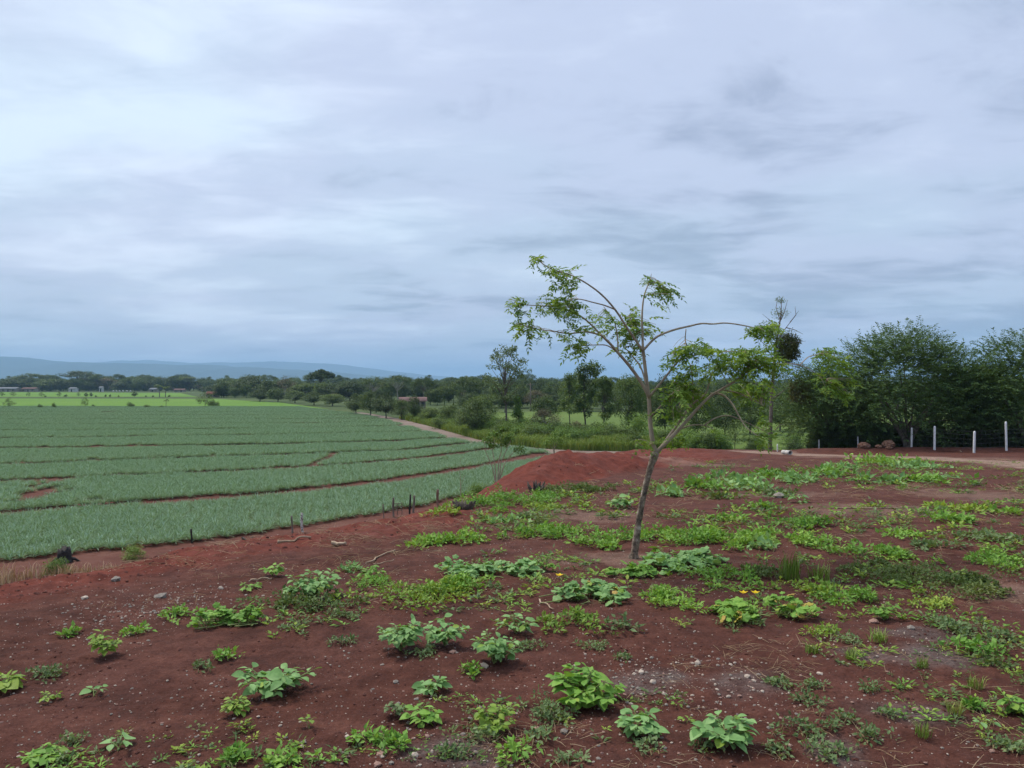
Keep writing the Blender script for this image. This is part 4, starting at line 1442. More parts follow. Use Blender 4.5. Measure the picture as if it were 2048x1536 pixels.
def young_tree():
    root = bpy.data.objects.new('young_tree', None)
    COL.objects.link(root)
    root.location = (_yx, _yy, _yz)
    tag(root, 'young forked tree with a blotched leaning trunk in the middle of the pad', 'tree')
    org = Vector((_yx, _yy, _yz))
    r_ = np.random.default_rng(77)
    lv = [compound_leaf(500 + k, r_.uniform(.17, .25), 5 + k % 3) for k in range(6)]

    def pt(px, py, dy):
        return np.array(ray(px, py, YD + dy) - org)

    def smooth(P, n):
        P = np.asarray(P, float)
        t = np.concatenate([[0], np.cumsum(np.linalg.norm(np.diff(P, axis=0), axis=1))])
        t /= t[-1]
        m = np.gradient(P, t, axis=0)
        s_ = np.linspace(0, 1, n)
        k = np.clip(np.searchsorted(t, s_, 'right') - 1, 0, len(t) - 2)
        h = (t[k + 1] - t[k])[:, None]
        u_ = ((s_ - t[k]) / (t[k + 1] - t[k]))[:, None]
        return ((2 * u_ ** 3 - 3 * u_ ** 2 + 1) * P[k] + (u_ ** 3 - 2 * u_ ** 2 + u_) * h * m[k] + (-2 * u_ ** 3 + 3 * u_ ** 2) * P[k + 1] + (u_ ** 3 - u_ ** 2) * h * m[k + 1])

    b = MB()
    P = smooth([pt(1266, 1124, 0), pt(1268, 1112, 0), pt(1275, 1060, 0), pt(1284, 1005, 0), pt(1294, 960, 0), pt(1304, 925, 0), pt(1312, 903, 0)], 26)
    wr = np.interp(np.linspace(0, 1, 26), [0, .08, .3, .6, .85, .93, 1], [12, 8, 6.4, 5.9, 6.1, 7.8, 6.8]) * YD / F
    wr *= 1 + .07 * np.sin(np.arange(26) * 1.9) + r_.normal(0, .03, 26)
    b.tube(P, wr, 12, cap=True)
    link('trunk', b.mesh('trunk', M['bark_trunk']), root)
    # branch: pixel path, radii in px, depth drift at the tip, compound leaves near the tip (spots: px, py, spread px, count)
    BR = [
        ([(1311, 908), (1305, 880), (1301, 850), (1298, 800), (1292, 750), (1286, 699)], 5.8, 3.6, .05, []),
        ([(1286, 702), (1285, 670), (1284, 636), (1289, 589), (1302, 556)], 3.2, 1.2, .25, [(1302, 562, 14, 5), (1325, 575, 22, 8), (1345, 580, 14, 5), (1318, 590, 16, 5)]),
        ([(1286, 702), (1271, 680), (1257, 660), (1230, 619), (1205, 591), (1175, 568), (1146, 552), (1097, 535), (1074, 519)], 3.0, 1.0, -.45,
         [(1074, 520, 12, 5), (1100, 535, 16, 6), (1122, 545, 20, 8), (1138, 556, 16, 7), (1120, 562, 18, 5)]),
        ([(1230, 619), (1210, 611), (1187, 605), (1156, 598), (1130, 600)], 1.8, .9, -.2, [(1130, 605, 18, 7), (1150, 604, 14, 5)]),
        ([(1287, 700), (1312, 675), (1341, 662), (1380, 652), (1404, 647), (1425, 648), (1449, 646), (1482, 650), (1512, 656), (1548, 661)], 2.8, 1.1, .5,
         [(1512, 660, 14, 5), (1535, 660, 18, 8), (1555, 665, 16, 7), (1545, 652, 12, 4)]),
        ([(1299, 795), (1285, 769), (1259, 732), (1234, 703), (1220, 687), (1201, 669)], 4.4, 2.8, -.3, []),
        ([(1202, 670), (1175, 664), (1136, 667), (1105, 662), (1078, 659), (1050, 652)], 2.2, .9, -.5, [(1035, 650, 14, 7), (1060, 655, 16, 6), (1075, 662, 14, 4), (1130, 668, 16, 5), (1160, 660, 18, 6)]),
        ([(1202, 670), (1185, 652), (1164, 634), (1142, 623), (1115, 614), (1085, 612), (1039, 609)], 2.2, .8, -.35,
         [(1110, 608, 20, 9), (1135, 605, 22, 10), (1095, 616, 14, 5), (1030, 606, 12, 6), (1040, 615, 12, 5), (1148, 615, 14, 5)]),
        ([(1235, 704), (1214, 691), (1191, 690), (1156, 692)], 1.7, .8, -.2, [(1140, 690, 14, 6), (1158, 696, 16, 6), (1170, 680, 14, 3)]),
        ([(1236, 703), (1234, 666), (1228, 642), (1207, 613)], 1.9, .9, .15, [(1225, 640, 22, 7), (1205, 645, 20, 6), (1190, 655, 16, 4)]),
        ([(1293, 770), (1281, 734), (1263, 710), (1247, 693)], 2.3, 1.0, .3, [(1247, 695, 14, 5), (1268, 705, 16, 6), (1260, 675, 16, 5)]),
        ([(1270, 680), (1265, 655), (1258, 632)], 1.4, .7, .2, [(1255, 630, 22, 10), (1275, 645, 22, 10), (1300, 655, 18, 8), (1245, 650, 16, 6), (1265, 665, 18, 7)]),
        ([(1300, 792), (1327, 759), (1357, 722), (1378, 701), (1371, 684), (1372, 658)], 3.2, 1.0, -.3, [(1365, 700, 18, 8), (1395, 695, 18, 8), (1350, 705, 14, 5), (1345, 730, 16, 5)]),
        ([(1357, 722), (1385, 712), (1421, 705), (1458, 703), (1491, 703)], 1.8, .9, -.4, [(1415, 700, 14, 5), (1450, 710, 18, 7), (1490, 706, 20, 8)]),
        ([(1312, 906), (1350, 867), (1374, 841), (1397, 815), (1421, 792), (1444, 778), (1467, 764), (1498, 740)], 5.0, 1.9, -.25,
         [(1440, 720, 22, 9), (1470, 725, 24, 11), (1500, 720, 24, 12), (1530, 715, 22, 11), (1555, 722, 20, 8), (1480, 745, 20, 7), (1520, 742, 20, 7)]),
        ([(1316, 904), (1357, 846), (1385, 808), (1409, 790), (1425, 747), (1439, 731)], 4.0, 1.3, .3, [(1430, 735, 18, 6), (1410, 745, 18, 5)]),
        ([(1421, 787), (1444, 789), (1463, 806), (1477, 830), (1491, 853), (1521, 876)], 2.6, .9, -.5, [(1520, 872, 12, 3)]),
        ([(1444, 779), (1479, 787), (1505, 800), (1528, 812)], 1.7, .8, .3, [(1500, 785, 18, 8), (1525, 778, 18, 8), (1475, 780, 16, 6), (1510, 800, 16, 4)]),
        ([(1352, 862), (1381, 851), (1409, 851), (1430, 860)], 2.0, .8, .3, [(1432, 862, 10, 2)]),
        ([(1409, 851), (1425, 839), (1453, 831), (1491, 844), (1538, 867)], 1.9, .8, .4, [(1530, 845, 14, 4), (1540, 862, 12, 3)]),
        ([(1498, 741), (1538, 729), (1585, 728), (1608, 733), (1632, 747), (1650, 760)], 1.9, .8, .6, [(1660, 775, 18, 7), (1680, 770, 18, 7), (1695, 785, 12, 5), (1640, 755, 12, 3)]),
        ([(1600, 730), (1615, 715), (1632, 710), (1650, 704)], 1.4, .7, .7, [(1645, 706, 14, 7), (1665, 715, 18, 8), (1685, 720, 16, 7)]),
        ([(1385, 815), (1386, 790), (1385, 759), (1381, 729)], 1.9, 1.0, .1, [(1381, 735, 18, 6), (1370, 755, 18, 5)]),
        ([(1302, 832), (1327, 806), (1343, 790)], 1.8, .9, -.4, [(1345, 790, 16, 7), (1365, 785, 18, 7), (1330, 820, 18, 6), (1350, 825, 16, 6)]),
        ([(1363, 845), (1357, 783), (1356, 766), (1345, 764)], 2.2, 1.3, .15, [(1360, 770, 18, 7), (1385, 785, 18, 7), (1400, 790, 14, 4)]),
        ([(1306, 885), (1290, 893), (1270, 880)], 1.6, .8, -.2, [(1285, 892, 14, 4), (1310, 885, 14, 4)]),
        ([(1318, 900), (1330, 882), (1345, 872)], 1.7, .9, .4, [(1345, 878, 14, 4), (1362, 870, 14, 3)]),
    ]
    for path, r0, r1, dy, spots in BR:
        n = len(path)
        P = [pt(a_, c_, dy * (i / (n - 1)) ** 1.3) for i, (a_, c_) in enumerate(path)]
        Q = smooth(P, max(10, 4 * n))
        nn = len(Q)
        bb = MB()
        bb.tube(Q, np.linspace(r0, r1, nn) * .86 * YD / F * (1 + .05 * np.sin(np.arange(nn) * 2.3)), 8, cap=True)
        bo = link('branch', bb.mesh('branch', M['bark_young']), root)
        for a_, c_, sp, cnt in spots:
            for k in range(int(cnt * (2.2 if a_ > 1330 else 1.45))):
                ex, ey = r_.normal(0, sp * .62, 2)
                p = pt(a_ + ex, c_ + ey * .75, dy + r_.normal(0, .14))
                # start the leaf on its twig: lean away from the nearest branch point
                near = Q[np.argmin(np.linalg.norm(Q - p, axis=1))]
                dv = p - near
                rz = math.atan2(-dv[0], dv[1]) + r_.normal(0, .7)
                lo = link('leaf', lv[r_.integers(0, 6)], bo, p - np.array([-math.sin(rz), math.cos(rz), 0]) * .10, Euler((r_.normal(-.1, .35), r_.normal(0, .3), rz)), r_.uniform(.75, 1.1))
                if k % 3 == 0 and np.linalg.norm(dv) > .04:
                    tb = MB()
                    tb.tube(limb(near, p, .02, 4), [.0035, .003, .0025, .002], 4)
                    link('twig', tb.mesh('twig', M['bark_young']), bo)


young_tree()

# ================================================================== WEEDS ON THE PAD
def ovate(k):
    return [[.05, .24, .33, .34, .29, .18, .02], [.04, .20, .29, .31, .26, .15, .02], [.06, .29, .39, .39, .32, .19, .02]][k]


def lobed_leaf_mesh(name, mat, seed):
    """round squash leaf with shallow lobes, stalk joint near the notch at the origin"""
    r_ = np.random.default_rng(seed)
    n = 22
    a_ = np.linspace(-math.pi * .93, math.pi * .93, n)
    rad = .50 * (1 + .10 * np.cos(5 * a_) + .03 * r_.normal(size=n))
    ox, oy = np.sin(a_) * rad, np.cos(a_) * rad + .30
    V = [(0, 0, 0)]
    V += [(ox[i] * .55, oy[i] * .55, .05 + .02 * math.sin(a_[i] * 5)) for i in range(n)]
    V += [(ox[i], oy[i], .03 - .12 * (rad[i]) + .05 * math.sin(a_[i] * 5 + 1)) for i in range(n)]
    b = MB()
    i = np.arange(n - 1)
    b.add(V, np.stack([np.zeros(n - 1, int), i + 2, i + 1], -1))
    b.f.append(np.stack([i + 1, i + 2, i + 2 + n, i + 1 + n], -1))
    return b.mesh(name, mat)


LEAF = {}
for c_ in ('fresh', 'blue', 'grey', 'yellow', 'olive', 'dead'):
    LEAF[c_] = [leaf_outline_mesh('broad_leaf', M['leaf_' + c_], ovate(k), 1.0, .14 + .10 * k, .22) for k in range(3)]
    LEAF['r' + c_] = [lobed_leaf_mesh('round_leaf', M['leaf_' + c_], 600 + k) for k in range(3)]


def frame_at(px, py, wpx, hpx):
    x_, y_, z_ = hit(px, py)
    W = wpx * y_ / F
    drop = EYE - z_
    return x_, y_, z_, W, hpx * y_ / F, drop


def leaf_euler(dirv, r_, roll=.3):
    """leaf along +Y local towards dirv, face up"""
    d_ = np.asarray(dirv, float)
    rz = math.atan2(-d_[0], d_[1])
    rx = math.atan2(d_[2], math.hypot(d_[0], d_[1]))
    return Euler((rx, r_.normal(0, roll), rz), 'XYZ')


SEED = [1000]


def broadleaf(px, py, wpx, hpx, tone, label, n=None, leaf=None, up=.5, name='broadleaf_weed', group=None):
    """branching weed with separate large leaves"""
    SEED[0] += 1
    r_ = np.random.default_rng(SEED[0])
    x_, y_, z_, W, Hp, drop = frame_at(px, py, wpx, hpx)
    o = bpy.data.objects.new(name, None)
    COL.objects.link(o)
    o.location = (x_, y_, z_)
    tag(o, label, 'weed', group)
    H = Hp * .60
    leaf = leaf * .68 if leaf else None
    n = int(n * 1.9) if n and n > 12 else n
    L = leaf or min(.15, max(.045, W * .23))
    n = n or int(min(64, max(10, 9 * W * (H + .15) / (L * L) * .55)))
    nst = max(2, min(12, n // 8))
    for s_ in range(nst):
        sm = MB()
        a_ = s_ * 2.399 + r_.uniform(-.4, .4)
        reach = W * .5 * math.sqrt((s_ + .6) / nst) * .85
        reach *= r_.uniform(.65, 1.25)
        hh = H * r_.uniform(.5, 1.08) * (1.05 - .30 * (reach / (W * .5)))
        e_ = np.array([math.cos(a_) * reach, math.sin(a_) * reach * .8, hh])
        t = np.linspace(0, 1, 6)[:, None]
        P = e_ * np.concatenate([t, t, t ** (.75 if up > .4 else .5)], 1)
        sm.tube(P, np.linspace(.006, .0025, 6) * (W / .45) ** .5, 5)
        per = n // nst + (1 if s_ < n % nst else 0)
        for k in range(per):
            q = .42 + .58 * ((k + .7) / per) ** .75
            p = np.array([np.interp(q, t[:, 0], P[:, c]) for c in range(3)])
            a2 = k * 2.399 + r_.uniform(-.3, .3) + a_
            tip = q > .85
            dv = np.array([math.cos(a2), math.sin(a2), 0]) * (1.0 if not tip else .7) + np.array([math.cos(a_), math.sin(a_), 0]) * .5
            dv[2] = r_.normal(.0, .14) + (.12 if tip else 0)
            sc = L * r_.uniform(.45, 1.3) * (1.0 if not tip else .7)
            pet = dv / np.linalg.norm(dv) * L * .25
            sm.tube([p, p + pet], [.002, .0015], 3)
            lo = link('leaf', LEAF['yellow' if r_.uniform() < .07 else tone][r_.integers(0, 3)], o, p + pet, leaf_euler(dv, r_), sc * np.array([r_.uniform(.8, 1.15), 1, 1]))
        link('stem', sm.mesh('stem', M['stem'] if tone != 'grey' else M['stem_red']), o)
    return o


def vine_patch(px, py, wpx, hpx, tone, label, n=70, leaf=.12, dead=0.0, flowers=0, name='squash_vine', group=None):
    """sprawling vine: round leaves held flat on short stalks"""
    SEED[0] += 1
    r_ = np.random.default_rng(SEED[0])
    x_, y_, z_, W, Hp, drop = frame_at(px, py - hpx * .25, wpx, hpx)
    o = bpy.data.objects.new(name, None)
    COL.objects.link(o)
    o.location = (x_, y_, z_)
    tag(o, label, 'vine', group)
    D = min(W * 1.1, max(W * .45, .6 * hpx * y_ * y_ / (F * drop)))
    sm = MB()
    for k in range(6):
        a_ = r_.uniform(0, 6.28)
        t = np.linspace(0, 1, 8)
        X = np.cos(a_) * t * W * .48 + .05 * np.sin(t * 7 + k)
        Y = np.sin(a_) * t * D * .48 + .05 * np.cos(t * 6 + k)
        Z = np.array([zt(x_ + p, y_ + q) - z_ for p, q in zip(X, Y)]) + .02
        sm.tube(np.stack([X, Y, Z], -1), .005, 5)
    n = int(n * 1.9)
    leaf = leaf * .58
    cs = [(r_.uniform(-.40, .40) * W, r_.uniform(-.36, .36) * D, r_.uniform(.04, .15)) for _ in range(7)]
    for k in range(n):
        a_, q = r_.uniform(0, 6.28), math.sqrt(r_.uniform())
        cc = cs[r_.integers(0, 7)]
        X, Y = cc[0] + math.cos(a_) * q * W * .17, cc[1] + math.sin(a_) * q * D * .24
        g0 = zt(x_ + X, y_ + Y) - z_
        hh = r_.uniform(.02, .07) + .7 * max((c[2] * math.exp(-((X - c[0]) ** 2 + (Y - c[1]) ** 2) / (.10 * W) ** 2 * .5) for c in cs)) * (1 - .6 * q ** 2)
        sc = leaf * r_.uniform(.45, 1.3)
        tn = tone
        if r_.uniform() < dead:
            tn = 'dead' if r_.uniform() < .45 else 'yellow'
        a2 = r_.uniform(0, 6.28)
        dv = np.array([math.cos(a2), math.sin(a2), r_.normal(-.1, .3)])
        p = np.array([X, Y, g0 + hh])
        sm.tube([(X * .8, Y * .8, zt(x_ + X * .8, y_ + Y * .8) - z_), p], [.0025, .002], 3)
        link('leaf', LEAF['r' + tn][r_.integers(0, 3)], o, p, leaf_euler(dv, r_, .35), sc)
    link('stem', sm.mesh('stem', M['stem']), o)['kind'] = 'stuff'
    for k in range(flowers):
        b = MB()
        a5 = np.arange(5) * 1.2566
        b.leaves(np.zeros((5, 3)), np.stack([np.cos(a5), np.sin(a5), 0 * a5 + .6], -1), np.tile([[0, 0, 1.0]], (5, 1)), .045, .03, .5)
        link('flower', b.mesh('flower', M['petal']), o, (r_.uniform(-.35, .35) * W, -.15 * D, .22))
    return o


M['petal'] = foliage_mat('yellow_petal', [(.75, .50, .02), (.85, .60, .02), (.9, .65, .03)], .3)


def mat_weed(px, py, wpx, hpx, tone, label, leaf=.035, dens=1.0, hgt=None, name='weed_mat', group=None, shape='herb', lump=4):
    """low spreading herb: foliage of small leaves on lumps"""
    SEED[0] += 1
    r_ = np.random.default_rng(SEED[0])
    x_, y_, z_, W, Hp, drop = frame_at(px, py - hpx * .25, wpx, hpx)
    o = bpy.data.objects.new(name, None)
    COL.objects.link(o)
    o.location = (x_, y_, z_)
    tag(o, label, 'weed', group)
    D = min(W * 1.2, max(W * .45, .85 * hpx * y_ * y_ / (F * drop)))
    leaf = max(leaf, y_ * .0030)
    H = hgt or min(.6, max(.05, Hp * .55))
    nl = max(5, int(lump * 2.0 * (1 + W)))
    cs = np.stack([r_.normal(0, .27, nl) * W, r_.normal(0, .27, nl) * D], -1)
    cr_r = r_.uniform(.07, .20, nl) * min(W, D * 1.4)
    ch = r_.uniform(.25, 1, nl) * H
    n = int(min(5200, max(90, dens * 3.0 * W * D / (leaf * leaf))))
    k = r_.integers(0, nl, n)
    a_, q = r_.uniform(0, 6.28, n), np.sqrt(r_.uniform(0, 1, n))
    X = cs[k, 0] + np.cos(a_) * q * cr_r[k] * 1.25
    Y = cs[k, 1] + np.sin(a_) * q * cr_r[k] * 1.25
    g0 = terrain(x_ + X, y_ + Y)[0] - z_
    Z = g0 + ch[k] * (1 - q ** 2) * r_.uniform(.35, 1, n) + .01 + r_.uniform(0, .25, n) * leaf
    out_ = np.stack([np.cos(a_) * q, np.sin(a_) * q, .35 + 0 * a_], -1)
    b = MB()
    tn = np.clip(.5 + .2 * r_.normal(size=nl)[k] + .2 * r_.normal(size=n), 0, 1)
    ln = leaf * r_.uniform(.6, 1.35, n)
    b.leaves(np.stack([X, Y, Z], -1), out_ + unit(r_, n) * .7, np.array([0, 0, 1.0]) + unit(r_, n) * .55, ln, ln * (.55 if shape == 'herb' else .2), tn)
    link('foliage', b.mesh('foliage', M['leaf_' + tone]), o)['kind'] = 'stuff'
    sm = MB()
    for s_ in range(min(nl * 2, 14)):
        c = cs[s_ % nl]
        a2 = r_.uniform(0, 6.28)
        e_ = np.array([c[0] + math.cos(a2) * cr_r[s_ % nl] * .8, c[1] + math.sin(a2) * cr_r[s_ % nl] * .8])
        zs, ze = zt(x_ + c[0], y_ + c[1]) - z_, zt(x_ + e_[0], y_ + e_[1]) - z_
        sm.tube([(c[0], c[1], zs), ((c[0] + e_[0]) / 2, (c[1] + e_[1]) / 2, (zs + ze) / 2 + ch[s_ % nl] * .6), (e_[0], e_[1], ze + ch[s_ % nl] * .35)], [.004, .003, .002], 4)
    link('stem', sm.mesh('stem', M['stem_red'] if tone in ('grey', 'olive') else M['stem']), o)['kind'] = 'stuff'
    return o


GRASS = [grass_mesh(700 + k, 60, .16, .07, 'grass', .0035) for k in range(3)]


def grass_tuft(px, py, wpx, hpx, label, group=None):
    x_, y_, z_, W, Hp, drop = frame_at(px, py, wpx, hpx)
    SEED[0] += 1
    o = link('grass_tuft', GRASS[SEED[0] % 3], None, (x_, y_, z_), (0, 0, SEED[0] * .7), (W / .2, W / .2, max(.5, Hp / .16)))
    return tag(o, label, 'grass', group)


# ---- weeds with leaves one can tell apart
broadleaf(550, 1392, 165, 92, 'blue', 'leafy blue-green weed with broad pale leaves behind a yellow-green tuft in the left foreground', n=56, leaf=.125)
broadleaf(1165, 1408, 190, 115, 'fresh', 'largest bushy green weed in the middle foreground with drooping broad leaves', n=110, leaf=.115)
broadleaf(1278, 1472, 108, 78, 'blue', 'flat-topped pale broad-leaved weed right of the largest bushy weed', n=30, leaf=.12)
broadleaf(1455, 1492, 118, 92, 'blue', 'broad-leaved pale weed with one yellow leaf near the bottom of the picture', n=44, leaf=.12)
broadleaf(802, 1302, 128, 105, 'blue', 'tall leafy weed, left one of the close pair in the middle of the pad', n=72, leaf=.11)
broadleaf(890, 1292, 100, 90, 'blue', 'leafy weed, right one of the close pair in the middle of the pad', n=52, leaf=.11)
broadleaf(988, 1328, 128, 100, 'blue', 'dense leafy weed with a flat pale leaf fallen at its foot', n=72, leaf=.10)
broadleaf(1032, 1268, 104, 55, 'blue', 'open spreading weed just behind the dense leafy weed', n=30, leaf=.12)
broadleaf(622, 1196, 134, 95, 'blue', 'tall feathery blue-green weed at the foot of the red berm', n=80, leaf=.12)
broadleaf(862, 1388, 76, 44, 'blue', 'pale drooping weed standing over a fresh green one', n=20, leaf=.10)
broadleaf(848, 1446, 80, 52, 'fresh', 'fresh green weed with pointed leaves below the pale drooping weed', n=30, leaf=.085)
broadleaf(207, 1314, 74, 86, 'yellow', 'upright yellow-green sprig on bare soil at the far left', n=38, leaf=.085, name='upright_weed')
broadleaf(474, 1432, 70, 60, 'yellow', 'yellow-green vase-shaped tuft in the left foreground', n=44, leaf=.065, name='upright_weed')
broadleaf(990, 1462, 100, 82, 'yellow', 'yellow-green upright weed with a dry stalk near the bottom middle', n=50, leaf=.08, name='upright_weed')
broadleaf(238, 1500, 52, 42, 'blue', 'seedling with two big oval leaves beside a small leafy sprig', n=6, leaf=.11, name='seedling')
broadleaf(88, 1524, 90, 46, 'fresh', 'spreading green weed in the bottom left corner', n=34, leaf=.075)
broadleaf(188, 1394, 48, 32, 'blue', 'small rosette of oval leaves left of the yellow-green vase-shaped tuft', n=9, leaf=.085)
broadleaf(545, 1152, 52, 38, 'fresh', 'pale round-leaved weed at the left foot of the berm weeds', n=16, leaf=.12)
broadleaf(12, 1378, 50, 56, 'yellow', 'yellowing weed cut by the left edge of the picture', n=16, leaf=.12)
broadleaf(105, 1400, 60, 34, 'yellow', 'thin sprawling weed near the left edge, left of the oval-leaved rosette', n=16, leaf=.05)
broadleaf(1768, 1240, 76, 56, 'fresh', 'compact leafy weed on the right half of the pad above the ash patch', n=44, leaf=.075)
broadleaf(2030, 1428, 56, 48, 'fresh', 'fresh green weed at the right edge of the picture', n=20, leaf=.085)
broadleaf(1975, 1466, 36, 50, 'blue', 'thin two-tiered sprig near the right edge', n=9, leaf=.08)
broadleaf(618, 1458, 22, 52, 'yellow', 'single thin yellow-green stalk with curled leaves in the lower left', n=10, leaf=.055, name='upright_weed')
broadleaf(1374, 1448, 24, 34, 'yellow', 'small single green sprout between two broad-leaved weeds', n=9, leaf=.05, name='seedling')
broadleaf(792, 1432, 40, 58, 'grey', 'thin grey-green upright weed left of the fresh green pointed one', n=26, leaf=.05)
broadleaf(1240, 1018, 52, 48, 'blue', 'pale blue-green leafy weed left of the leaning trunk', n=30, leaf=.19)
broadleaf(1090, 1142, 78, 62, 'fresh', 'upright reddish-stemmed weed left of the foot of the young tree', n=34, leaf=.09)
broadleaf(1332, 1112, 60, 26, 'fresh', 'low bright star of leaves at the right foot of the young tree', n=12, leaf=.16)
broadleaf(740, 1160, 66, 48, 'fresh', 'leafy weed left of the long bright weed bank', n=30, leaf=.085)
broadleaf(1885, 962, 70, 32, 'blue', 'dark-shadowed leafy weed at the far right end of the leafy row', n=28, leaf=.24)
broadleaf(1598, 1006, 34, 26, 'blue', 'small leafy weed with a yellow leaf behind the middle weed bank', n=16, leaf=.17)
broadleaf(1718, 968, 46, 30, 'fresh', 'single leafy clump in the front of the far leafy row', n=22, leaf=.22)
broadleaf(500, 1180, 70, 28, 'fresh', 'low green weed beside a dry brown stalk at the foot of the berm', n=20, leaf=.08)
broadleaf(1310, 1478, 30, 22, 'fresh', 'two-leaved sprout in front of the flat-topped pale weed', n=5, leaf=.06, name='seedling')

# ---- sprawling vines
vine_patch(968, 1162, 205, 60, 'blue', 'large round-leaved vine patch left of the young tree', n=120, leaf=.135)
vine_patch(1165, 1212, 175, 60, 'blue', 'round-leaved vine with yellow stems in the middle of the pad', n=95, leaf=.13, dead=.12, flowers=1)
vine_patch(1535, 1252, 220, 72, 'fresh', 'round-leaved vine with yellow and withered leaves right of centre', n=125, leaf=.125, dead=.30, flowers=2)
vine_patch(1370, 1150, 190, 80, 'blue', 'tall pale round-leaved vine at the right of the young tree foot', n=110, leaf=.17)
vine_patch(1265, 1160, 110, 34, 'fresh', 'narrow vine strip in front of the young tree', n=50, leaf=.13)
vine_patch(458, 1264, 140, 52, 'fresh', 'rounded carpet of bright green leaves on the left of the pad', n=120, leaf=.085, name='leafy_carpet')

